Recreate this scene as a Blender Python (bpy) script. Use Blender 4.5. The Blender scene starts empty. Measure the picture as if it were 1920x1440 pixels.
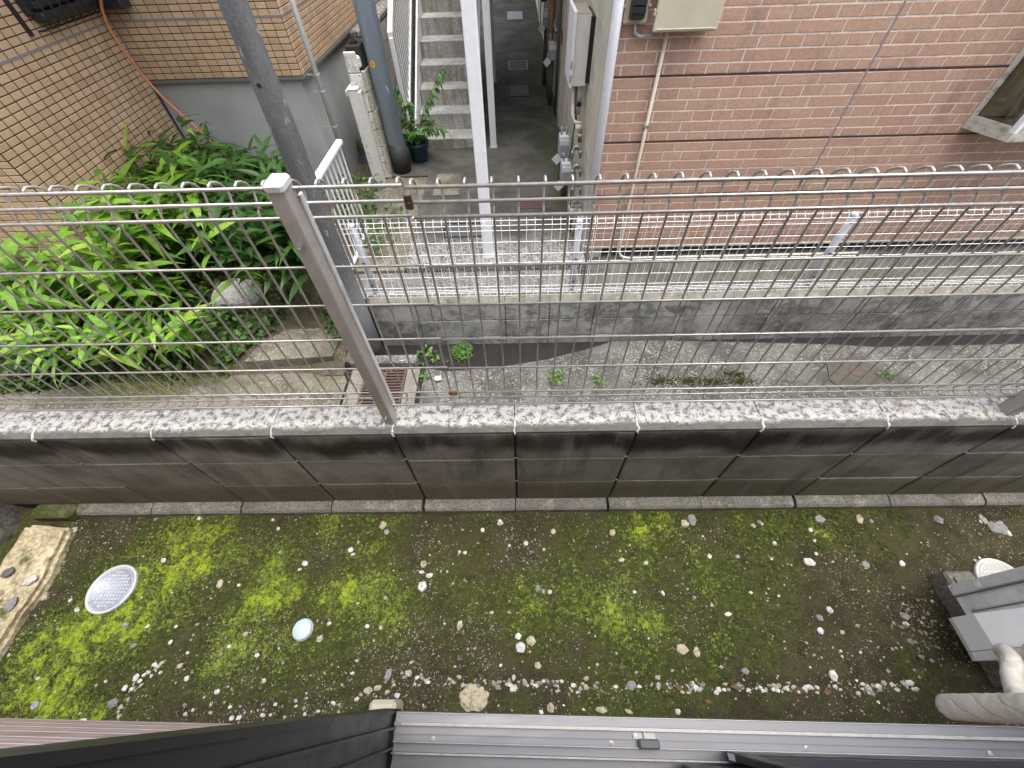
import bpy, bmesh, math, random
import numpy as np
from mathutils import Vector, Matrix
random.seed(7); RNG = np.random.default_rng(7)
S = bpy.context.scene
COL = S.collection

# ------------------------------------------------------------------ camera
F, PITCH, YAW, ROLL = 750.0, 0.9116, 0.0270, 0.0376     # fitted on the 40 cm block joints of the near wall
CAM = np.array([0.0153, -0.6725, 1.7113])
def _rot():
    cy, sy = math.cos(YAW), math.sin(YAW); Rz = np.array([[cy, -sy, 0], [sy, cy, 0], [0, 0, 1]])
    cp, sp = math.cos(-PITCH), math.sin(-PITCH); Rx = np.array([[1, 0, 0], [0, cp, -sp], [0, sp, cp]])
    cr, sr = math.cos(ROLL), math.sin(ROLL); Ry = np.array([[cr, 0, sr], [0, 1, 0], [-sr, 0, cr]])
    return Rz @ Rx @ Ry
RM = _rot()
cd = bpy.data.cameras.new('camera'); cam = bpy.data.objects.new('camera', cd); COL.objects.link(cam)
r, f_, u_ = RM[:, 0], RM[:, 1], RM[:, 2]
cam.matrix_world = Matrix(((r[0], u_[0], -f_[0], CAM[0]), (r[1], u_[1], -f_[1], CAM[1]), (r[2], u_[2], -f_[2], CAM[2]), (0, 0, 0, 1)))
cd.sensor_width = 36.0; cd.lens = F / 1920 * 36.0; cd.clip_start = 0.02; cd.clip_end = 300
S.camera = cam
# ------------------------------------------------------------------ world, sun, exposure
W = bpy.data.worlds.new("World"); S.world = W; W.use_nodes = True
nt = W.node_tree; bg = nt.nodes['Background']
sky = nt.nodes.new('ShaderNodeTexSky'); sky.sky_type = 'NISHITA'; sky.sun_disc = False
sky.sun_elevation = math.radians(77); sky.sun_rotation = math.radians(117)
sky.air_density = 1.0; sky.dust_density = 4.0; sky.ozone_density = 1.0
hs = nt.nodes.new('ShaderNodeHueSaturation'); hs.inputs['Saturation'].default_value = 0.42
nt.links.new(sky.outputs[0], hs.inputs['Color']); nt.links.new(hs.outputs[0], bg.inputs['Color'])
bg.inputs['Strength'].default_value = 0.15
sl = bpy.data.lights.new('sun', 'SUN'); so = bpy.data.objects.new('sun', sl); COL.objects.link(so)
sl.energy = 0.6; sl.angle = math.radians(60); sl.color = (1.0, 0.98, 0.95)
so.rotation_euler = Vector((-.20, .10, -1)).to_track_quat('-Z', 'Y').to_euler()      # high, a little to the right, behind cloud
S.view_settings.view_transform = 'Standard'; S.view_settings.look = 'None'
S.view_settings.exposure = 1.78; S.view_settings.gamma = 1.0; S.view_settings.use_curve_mapping = False

# ------------------------------------------------------------------ rays to planes (to read positions off true planes)
def _ray(u, v): return RM @ np.array([(u - 960) / F, 1, -(v - 720) / F])
def _on(ax, val, u, v):
    d = _ray(u, v); t = (val - CAM[ax]) / d[ax]; return CAM + t * d
def PX(u, v, x): return _on(0, x, u, v)
def PY(u, v, y): return _on(1, y, u, v)
def PZ(u, v, z): return _on(2, z, u, v)
def proj(p):
    d = (np.asarray(p, float) - CAM) @ RM
    return 960 + F * d[..., 0] / d[..., 1], 720 - F * d[..., 2] / d[..., 1], d[..., 1]

# ------------------------------------------------------------------ mesh helpers
class MB:
    def __init__(s): s.v = []; s.f = []
    def add(s, vs, fs):
        b = len(s.v); s.v += [tuple(map(float, p)) for p in vs]; s.f += [tuple(i + b for i in q) for q in fs]; return s
    def box(s, lo, hi, M=None):
        x0, y0, z0 = lo; x1, y1, z1 = hi
        vs = [(x0,y0,z0),(x1,y0,z0),(x1,y1,z0),(x0,y1,z0),(x0,y0,z1),(x1,y0,z1),(x1,y1,z1),(x0,y1,z1)]
        if M is not None: vs = [tuple(M @ Vector(p)) for p in vs]
        return s.add(vs, [(0,3,2,1),(4,5,6,7),(0,1,5,4),(1,2,6,5),(2,3,7,6),(3,0,4,7)])
    def bbox(s, lo, hi, c):
        """box with chamfered edges"""
        lo = np.array(lo, float); hi = np.array(hi, float); bm = bmesh.new()
        bmesh.ops.create_cube(bm, size=1)
        for w in bm.verts: w.co = Vector(((lo + hi) / 2 + np.array(w.co) * (hi - lo)).tolist())
        bmesh.ops.bevel(bm, geom=list(bm.edges), offset=c, segments=1, affect='EDGES', profile=.5)
        bm.verts.ensure_lookup_table(); s.add([w.co[:] for w in bm.verts], [[w.index for w in q.verts] for q in bm.faces]); bm.free(); return s
    def tube(s, path, r, n=8, cap=True, closed=False):
        P = [np.array(p, float) for p in path]; rr = r if hasattr(r, '__len__') else [r] * len(P)
        rings = []; prev = None
        for i, p in enumerate(P):
            a = P[max(i - 1, 0)]; b = P[min(i + 1, len(P) - 1)]
            t = b - a; t = t / (np.linalg.norm(t) + 1e-12)
            if prev is None:
                h = np.array([0, 0, 1.]) if abs(t[2]) < .9 else np.array([1., 0, 0]); x = np.cross(h, t)
            else: x = prev - t * np.dot(prev, t)
            x /= np.linalg.norm(x); y = np.cross(t, x); prev = x
            rings.append([p + rr[i] * (math.cos(2*math.pi*k/n) * x + math.sin(2*math.pi*k/n) * y) for k in range(n)])
        vs = [q for R_ in rings for q in R_]; fs = []
        for i in range(len(P) - 1):
            for k in range(n):
                fs.append((i*n+k, i*n+(k+1) % n, (i+1)*n+(k+1) % n, (i+1)*n+k))
        if cap: fs.append(tuple(range(n))[::-1]); fs.append(tuple((len(P)-1)*n + k for k in range(n)))
        return s.add(vs, fs)
    def lathe(s, prof, c=(0,0,0), n=24):
        vs = [(c[0]+r*math.cos(2*math.pi*k/n), c[1]+r*math.sin(2*math.pi*k/n), c[2]+z) for r, z in prof for k in range(n)]
        fs = [(i*n+k, i*n+(k+1) % n, (i+1)*n+(k+1) % n, (i+1)*n+k) for i in range(len(prof)-1) for k in range(n)]
        if prof[-1][0] > 1e-5: fs.append(tuple((len(prof)-1)*n+k for k in range(n)))
        if prof[0][0] > 1e-5: fs.append(tuple(range(n))[::-1])
        return s.add(vs, fs)
    def prism(s, poly, axis, a, b):
        """extrude a 2D polygon along axis (0: poly is (y,z); 1: (x,z); 2: (x,y))"""
        def P(p, t): return {0: (t, p[0], p[1]), 1: (p[0], t, p[1]), 2: (p[0], p[1], t)}[axis]
        n = len(poly); vs = [P(p, a) for p in poly] + [P(p, b) for p in poly]
        fs = [tuple(range(n)), tuple(range(n, 2*n))[::-1]] + [(i, n+i, n+(i+1) % n, (i+1) % n) for i in range(n)]
        return s.add(vs, fs)
    def mesh(s, name, smooth=False):
        me = bpy.data.meshes.new(name); me.from_pydata(s.v, [], s.f)
        bm = bmesh.new(); bm.from_mesh(me); bmesh.ops.recalc_face_normals(bm, faces=bm.faces); bm.to_mesh(me); bm.free()
        if smooth: me.polygons.foreach_set('use_smooth', [True] * len(me.polygons))
        return me
    def build(s, name, m, parent=None, smooth=False, **k): return put(name, s.mesh(name, smooth), m, parent, **k)
def npmesh(name, V, Fq, smooth=False):
    """numpy verts (n,3), faces (m,k)"""
    me = bpy.data.meshes.new(name); k = Fq.shape[1]
    me.vertices.add(len(V)); me.vertices.foreach_set('co', V.astype(np.float32).ravel())
    me.loops.add(Fq.size); me.loops.foreach_set('vertex_index', Fq.astype(np.int32).ravel())
    me.polygons.add(len(Fq)); me.polygons.foreach_set('loop_start', np.arange(0, Fq.size, k, dtype=np.int32))
    me.update(calc_edges=True)
    if smooth: me.polygons.foreach_set('use_smooth', [True] * len(me.polygons))
    return me
def put(name, me, m, parent=None, loc=None, rot=None, scale=None, local=False):
    o = bpy.data.objects.new(name, me); COL.objects.link(o)
    if m is not None and len(me.materials) == 0: me.materials.append(m)
    if loc is not None: o.location = loc
    if rot is not None: o.rotation_euler = rot
    if scale is not None: o.scale = scale
    if parent is not None:
        o.parent = parent
        if not local: o.matrix_parent_inverse = Matrix.Translation(-Vector(ORG[parent.name]))
    ORG[o.name] = (0, 0, 0) if loc is None and parent is None else tuple(o.location)
    return o
ORG = {}
def thing(name, label, cat, loc=(0,0,0), group=None, rotz=0):
    o = bpy.data.objects.new(name, None); COL.objects.link(o); o.location = loc; o.rotation_euler = (0, 0, rotz)
    o.empty_display_size = .05; ORG[o.name] = tuple(loc); return tag(o, label, cat, group)
def tag(o, label, cat, group=None):
    o['label'] = label; o['category'] = cat
    if group: o['group'] = group
    return o
def struct(o): o['kind'] = 'structure'; return o
def stuff(o): o['kind'] = 'stuff'; return o
def sub(child, part):
    """world-space mesh as sub-part of a part that sits at the origin of the same thing"""
    child.parent = part; child.matrix_parent_inverse = Matrix.Identity(4); return child

# ------------------------------------------------------------------ noise in python (for surface relief and cover masks)
_perm = RNG.random((64, 64))
def vnoise(x, y):
    xi = np.floor(x).astype(int); yi = np.floor(y).astype(int); fx = x - xi; fy = y - yi
    fx = fx*fx*(3-2*fx); fy = fy*fy*(3-2*fy); g = lambda a, b: _perm[a % 64, b % 64]
    return (g(xi,yi)*(1-fx)+g(xi+1,yi)*fx)*(1-fy) + (g(xi,yi+1)*(1-fx)+g(xi+1,yi+1)*fx)*fy
def fbm(x, y, s=1., o=4):
    x = np.asarray(x, float)*s; y = np.asarray(y, float)*s; a = .5; t = 0; n = 0
    for i in range(o): t = t + a*vnoise(x+17.3*i, y+9.1*i); n += a; a *= .5; x = x*2.03; y = y*2.03
    return t/n

# ------------------------------------------------------------------ materials
class NT:
    def __init__(s, name):
        s.m = bpy.data.materials.new(name); s.m.use_nodes = True; s.t = s.m.node_tree; s.b = s.t.nodes['Principled BSDF']
        s.geo = s.t.nodes.new('ShaderNodeNewGeometry'); s.pos = s.geo.outputs['Position']
    def n(s, k): return s.t.nodes.new('ShaderNode' + k)
    def L(s, a, b):
        if hasattr(a, 'links') or isinstance(a, bpy.types.NodeSocket): s.t.links.new(a, b)
        else:
            try: b.default_value = a
            except Exception: b.default_value = (*a, 1)
    def noise(s, sc, detail=4, st=(1,1,1), rough=.6, vec=None, off=(0,0,0), dist=0.):
        mp = s.n('Mapping'); s.L(vec or s.pos, mp.inputs['Vector']); mp.inputs['Scale'].default_value = st; mp.inputs['Location'].default_value = off
        q = s.n('TexNoise'); s.L(mp.outputs[0], q.inputs['Vector']); q.inputs['Scale'].default_value = sc
        q.inputs['Detail'].default_value = detail; q.inputs['Roughness'].default_value = rough; q.inputs['Distortion'].default_value = dist
        return q.outputs['Fac']
    def voro(s, sc, feat='F1', st=(1,1,1), out='Distance'):
        mp = s.n('Mapping'); s.L(s.pos, mp.inputs['Vector']); mp.inputs['Scale'].default_value = st
        q = s.n('TexVoronoi'); q.feature = feat; s.L(mp.outputs[0], q.inputs['Vector']); q.inputs['Scale'].default_value = sc
        return q.outputs[out]
    def rng(s, v, a, b, lo=0., hi=1., smooth=True):
        q = s.n('MapRange'); q.interpolation_type = 'SMOOTHSTEP' if smooth else 'LINEAR'; s.L(v, q.inputs['Value'])
        q.inputs['From Min'].default_value = a; q.inputs['From Max'].default_value = b
        q.inputs['To Min'].default_value = lo; q.inputs['To Max'].default_value = hi; return q.outputs[0]
    def math(s, op, a, b=0.):
        q = s.n('Math'); q.operation = op; s.L(a, q.inputs[0]); s.L(b, q.inputs[1]); return q.outputs[0]
    def mul(s, a, b): return s.math('MULTIPLY', a, b)
    def mix(s, fac, a, b):
        q = s.n('Mix'); q.data_type = 'RGBA'; s.L(fac, q.inputs[0])
        for v, i in ((a, 6), (b, 7)):
            if isinstance(v, (tuple, list)): q.inputs[i].default_value = (*v[:3], 1)
            else: s.L(v, q.inputs[i])
        return q.outputs[2]
    def val(s, col, f):
        q = s.n('HueSaturation'); s.L(f, q.inputs['Value'])
        if isinstance(col, (tuple, list)): q.inputs['Color'].default_value = (*col[:3], 1)
        else: s.L(col, q.inputs['Color'])
        return q.outputs[0]
    def xyz(s, i):
        q = s.n('SeparateXYZ'); s.L(s.pos, q.inputs[0]); return q.outputs[i]
    def rnd(s):
        o = s.n('ObjectInfo').outputs['Random']; return s.math('FRACT', s.math('ADD', o, s.geo.outputs['Random Per Island']))
    def attr(s, nm):
        q = s.n('Attribute'); q.attribute_name = nm; return q.outputs['Fac']
    def bump(s, h, dist=.002, st=1.):
        q = s.n('Bump'); q.inputs['Strength'].default_value = st; q.inputs['Distance'].default_value = dist
        s.L(h, q.inputs['Height']); s.t.links.new(q.outputs[0], s.b.inputs['Normal']); return s
    def done(s, col, rough=.8, spec=.4, metal=0.):
        if isinstance(col, (tuple, list)): s.b.inputs['Base Color'].default_value = (*col[:3], 1)
        else: s.L(col, s.b.inputs['Base Color'])
        s.L(rough, s.b.inputs['Roughness']); s.b.inputs['Specular IOR Level'].default_value = spec; s.L(metal, s.b.inputs['Metallic'])
        return s.m
def simple(name, c, rough=.6, var=.12, sc=30, spec=.4, metal=0., bump=0., dirt=None, dirtsc=6, dlo=.5, dhi=.75, st=(1,1,1)):
    t = NT(name); n = t.noise(sc, 5); col = t.val(c, t.rng(n, .25, .75, 1-var, 1+var))
    if dirt: col = t.mix(t.rng(t.noise(dirtsc, 6, st), dlo, dhi), col, dirt)
    if bump: t.bump(n, bump)
    return t.done(col, rough, spec, metal)
def concrete(name, c, dark, light=None, sc=6, grit=120, amt=.5, moss=None, mlo=.52, mhi=.68, st=(1,1,1), bump=.0025, rough=.9, gritv=.35):
    t = NT(name); a = t.noise(sc, 6, st); g = t.noise(grit, 3)
    col = t.mix(t.mul(t.rng(a, .38, .68), amt), c, dark)
    if light: col = t.mix(t.mul(t.rng(t.noise(sc*1.7, 6, st, off=(3,1,2)), .52, .7), .7), col, light)
    if moss: col = t.mix(t.rng(t.noise(sc*.7, 6, off=(7,2,5)), mlo, mhi), col, moss)
    col = t.val(col, t.rng(g, .28, .72, 1-gritv, 1+gritv)); t.bump(t.math('ADD', g, t.mul(a, .6)), bump)
    return t.done(col, rough, .25)

# near wall blocks: weather-blackened at the head of the wall, brown splash at its foot
def m_nearblock():
    t = NT('weathered_block'); z = t.xyz(2)
    n = t.noise(5, 6); g = t.noise(160, 3); fine = t.noise(22, 5)
    col = t.mix(t.rng(n, .35, .7), (.25,.24,.21), (.13,.126,.108))
    col = t.mix(t.mul(t.rng(fine, .55, .75), .5), col, (.30,.29,.27))
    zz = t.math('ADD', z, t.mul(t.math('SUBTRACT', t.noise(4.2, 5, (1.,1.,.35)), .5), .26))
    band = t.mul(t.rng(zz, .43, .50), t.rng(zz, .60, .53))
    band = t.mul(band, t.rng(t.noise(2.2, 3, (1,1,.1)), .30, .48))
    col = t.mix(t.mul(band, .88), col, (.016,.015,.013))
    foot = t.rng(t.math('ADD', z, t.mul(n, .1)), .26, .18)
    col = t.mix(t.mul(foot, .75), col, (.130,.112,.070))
    stre = t.rng(t.noise(9, 4, (1,1,.08)), .56, .72); col = t.mix(t.mul(stre, .4), col, (.30,.29,.265)); col = t.mix(t.mul(t.rng(t.noise(13, 4, (1,1,.10), off=(6,0,0)), .55, .70), .55), col, (.06,.057,.048))
    col = t.mix(t.mul(t.rng(t.noise(3, 5, off=(4,4,1)), .58, .7), .35), col, (.085,.088,.05))
    col = t.val(col, t.rng(t.rnd(), 0, 1, .88, 1.14, False)); col = t.val(col, t.rng(g, .3, .7, .78, 1.22))
    t.bump(t.math('ADD', g, fine), .0018); return t.done(col, .85, .25)
def m_cap():
    t = NT('lichen_cap'); y = t.xyz(1); g = t.noise(230, 4, rough=.7); n = t.noise(11, 6, rough=.7); b = t.noise(45, 5, rough=.75)
    col = t.mix(t.rng(n, .4, .65), (.17,.165,.15), (.115,.11,.10))
    yy = t.math('ADD', y, t.mul(t.math('SUBTRACT', n, .5), .05))
    flat = t.mul(t.rng(yy, .012, .030), t.rng(yy, .112, .088))
    li = t.mul(flat, t.rng(t.math('ADD', t.mul(b, .7), t.mul(g, .3)), .42, .54))
    col = t.mix(t.mul(li, .82), col, (.66,.65,.615))
    col = t.mix(t.mul(t.rng(g, .60, .70), .5), col, (.7,.69,.66))
    col = t.mix(t.mul(t.rng(t.noise(8, 5, off=(9,0,3)), .60, .70), .5), col, (.22,.17,.11))
    col = t.mix(t.mul(t.rng(g, .38, .28), .45), col, (.07,.065,.055))
    t.bump(t.math('ADD', g, b), .004); return t.done(col, .95, .2)
def m_farblock():
    t = NT('far_block'); z = t.xyz(2); g = t.noise(120, 3); n = t.noise(3.2, 6, rough=.7); b = t.noise(9, 6, rough=.75)
    col = t.mix(t.rng(n, .4, .65), (.36,.36,.345), (.19,.19,.178))
    m = t.rng(t.math('ADD', t.mul(b, .6), t.mul(t.noise(2.3, 4, (1,1,2.2)), .4)), .485, .575)
    col = t.mix(t.mul(m, .62), col, (.030,.030,.027))
    col = t.mix(t.mul(t.rng(b, .55, .7), .4), col, (.5,.5,.49))
    col = t.val(col, t.rng(t.rnd(), 0, 1, .85, 1.12, False)); col = t.val(col, t.rng(g, .3, .7, .8, 1.2))
    t.bump(g, .002); return t.done(col, .9, .25)
def m_brick():
    t = NT('pink_brick'); n = t.noise(40, 5); st = t.noise(5, 6, (1,1,.6))
    col = t.mix(t.rnd(), (.455,.295,.215), (.40,.245,.185))
    col = t.mix(t.mul(t.rng(t.noise(1.3, 4), .45, .65), .45), col, (.42,.285,.19))
    col = t.mix(t.mul(t.rng(st, .52, .72), .45), col, (.24,.15,.115)); col = t.mix(t.mul(t.rng(t.noise(8, 5, (1,1,.10), off=(3,0,1)), .56, .72), .40), col, (.20,.13,.10))
    sp = t.rng(t.noise(95, 2, off=(2,2,2)), .70, .76); col = t.mix(t.mul(sp, .6), col, (.10,.05,.04))
    col = t.val(col, t.rng(n, .3, .7, .88, 1.12)); t.bump(n, .0008); return t.done(col, .65, .35)
def m_tile(nm, a, b, c):
    t = NT(nm); r_ = t.rnd(); n = t.noise(60, 4)
    col = t.mix(t.rng(r_, 0, .8, 0, 1, False), a, b); col = t.mix(t.rng(r_, .88, .93), col, c)
    col = t.mix(t.mul(t.rng(t.noise(1.4, 5), .5, .75), .35), col, (.30,.21,.13))
    col = t.val(col, t.rng(n, .3, .7, .92, 1.08)); t.bump(n, .0005); return t.done(col, .45, .4)
def m_ground():
    t = NT('mossy_soil'); mo = t.attr('moss'); g = t.noise(260, 4); b = t.noise(60, 5, rough=.7); w = t.noise(14, 5)
    soil = t.mix(t.rng(w, .35, .65), (.046,.040,.020), (.080,.068,.036))
    soil = t.mix(t.mul(t.rng(t.noise(5, 5, off=(5,5,0)), .5, .68), .85), soil, (.066,.068,.024))
    dm = t.mix(t.rng(b, .4, .62), (.048,.058,.014), (.092,.105,.024)); br = t.mix(t.rng(b, .38, .6), (.16,.21,.02), (.32,.41,.035))
    mm = t.math('ADD', mo, t.mul(t.math('SUBTRACT', b, .5), .9))
    col = t.mix(t.rng(mm, .12, .38), soil, dm); col = t.mix(t.rng(mm, .50, .85), col, br)
    col = t.val(col, t.rng(g, .3, .7, .55, 1.45))
    col = t.mix(t.rng(t.noise(330, 2, off=(1,8,2)), .70, .74), col, (.42,.39,.33))
    t.bump(t.math('ADD', g, b), .006); return t.done(col, .95, .2)
def m_leaf(nm, a, b, rib=None, trans=.25, rough=.45):
    t = NT(nm); r_ = t.rnd(); col = t.mix(r_, a, b); col = t.mix(t.mul(t.rng(t.math('FRACT', t.mul(r_, 7.3)), .90, .93), .55 if 'bamboo' in nm else 0.), col, (.38,.40,.10)); col = t.val(col, t.rng(t.noise(30, 3), .3, .7, .85, 1.15))
    t.b.inputs['Subsurface Weight'].default_value = 0
    m = t.done(col, rough, .45)
    tr = t.n('BsdfTranslucent'); mx = t.n('MixShader'); mx.inputs[0].default_value = trans
    t.L(t.val(col, 1.6), tr.inputs['Color']); out = t.t.nodes['Material Output']
    t.t.links.new(t.b.outputs[0], mx.inputs[1]); t.t.links.new(tr.outputs[0], mx.inputs[2]); t.t.links.new(mx.outputs[0], out.inputs['Surface']); return m
def m_gravelconc(nm, base, dark, spk, lo=.52, hi=.6, sc=130):
    t = NT(nm); a = t.noise(3, 6); g = t.noise(sc, 3, rough=.7); v = t.noise(sc*.45, 4, rough=.75)
    col = t.mix(t.rng(a, .36, .66), base, dark); col = t.mix(t.mul(t.rng(v, lo, hi), t.rng(t.noise(2.1, 4, off=(4,0,0)), .35, .6, .15, .9)), col, spk)
    col = t.val(col, t.rng(g, .3, .7, .65, 1.35)); t.bump(g, .003); return t.done(col, .92, .25)
def m_metal(nm, c, rough=.4, metal=.8, sc=60, var=.12, dirt=None, st=(1,1,1)):
    t = NT(nm); n = t.noise(sc, 5, st); col = t.val(c, t.rng(n, .3, .7, 1-var, 1+var))
    if dirt: col = t.mix(t.mul(t.rng(t.noise(9, 6, st), .52, .72), .7), col, dirt)
    return t.done(col, t.rng(n, .3, .7, rough*.8, rough*1.25), .5, metal)
def m_galv():
    t = NT('galvanised_pole'); n = t.noise(9, 6, (1,1,.25), rough=.7); f = t.noise(70, 4)
    col = t.mix(t.rng(n, .35, .65), (.105,.107,.110), (.155,.158,.162)); col = t.mix(t.rng(t.noise(20, 5, (1,1,.5), off=(2,0,0)), .60, .68), col, (.30,.31,.32))
    col = t.mix(t.mul(t.rng(t.math('ADD', t.xyz(2), t.mul(n, .5)), .15, -.25), .7), col, (.27,.28,.29)); col = t.mix(t.mul(t.rng(t.xyz(2), -.78, -1.0), t.rng(n, .3, .5)), col, (.26,.235,.19))
    col = t.val(col, t.rng(f, .3, .7, .85, 1.15)); return t.done(col, .6, .4, .25)
def m_steps():
    t = NT('stair_concrete'); g = t.noise(110, 3); s_ = t.noise(14, 5, (1,1,.12)); n = t.noise(4, 6)
    up = t.n('SeparateXYZ'); t.L(t.geo.outputs['Normal'], up.inputs[0])
    col = t.mix(t.rng(n, .4, .65), (.47,.465,.44), (.33,.325,.295))
    col = t.mix(t.mul(t.mul(t.rng(s_, .46, .62), t.rng(up.outputs[2], .5, .2)), .75), col, (.24,.21,.13))
    col = t.mix(t.mul(t.rng(t.noise(60, 5, rough=.7), .46, .58), .55), col, (.15,.145,.135))
    col = t.val(col, t.rng(g, .3, .7, .8, 1.2)); t.bump(g, .002); return t.done(col, .9, .25)
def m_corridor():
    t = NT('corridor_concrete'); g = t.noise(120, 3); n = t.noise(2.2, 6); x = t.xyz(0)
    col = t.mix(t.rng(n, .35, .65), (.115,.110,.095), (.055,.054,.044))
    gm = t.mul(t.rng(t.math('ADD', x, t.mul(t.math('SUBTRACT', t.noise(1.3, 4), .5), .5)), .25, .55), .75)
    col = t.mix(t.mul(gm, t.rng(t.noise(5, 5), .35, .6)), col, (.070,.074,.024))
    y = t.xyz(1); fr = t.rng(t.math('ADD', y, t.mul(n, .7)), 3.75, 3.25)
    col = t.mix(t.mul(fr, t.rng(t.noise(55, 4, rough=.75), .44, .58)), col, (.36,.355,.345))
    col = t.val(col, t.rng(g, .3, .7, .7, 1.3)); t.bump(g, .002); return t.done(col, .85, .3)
def m_tape():
    t = NT('tape_wrap'); n = t.noise(22, 5); p = t.n('SeparateXYZ'); t.L(t.pos, p.inputs[0])
    f = t.math('FRACT', t.math('ADD', t.math('ADD', t.mul(p.outputs[2], 13.), t.mul(p.outputs[1], 17.)), t.mul(n, 1.1)))
    seam = t.mul(t.rng(f, .0, .10), t.rng(f, 1.0, .86)); seam = t.math('SUBTRACT', 1.0, seam)
    col = t.mix(t.rng(n, .35, .7), (.84,.80,.72), (.70,.63,.52)); col = t.mix(t.mul(seam, .28), col, (.46,.40,.31)); col = t.mix(t.mul(t.rng(t.noise(9, 5, off=(5,5,5)), .55, .7), .5), col, (.52,.42,.28))
    t.bump(t.math('ADD', t.mul(seam, -.6), n), .002); return t.done(col, .6, .35)
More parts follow.
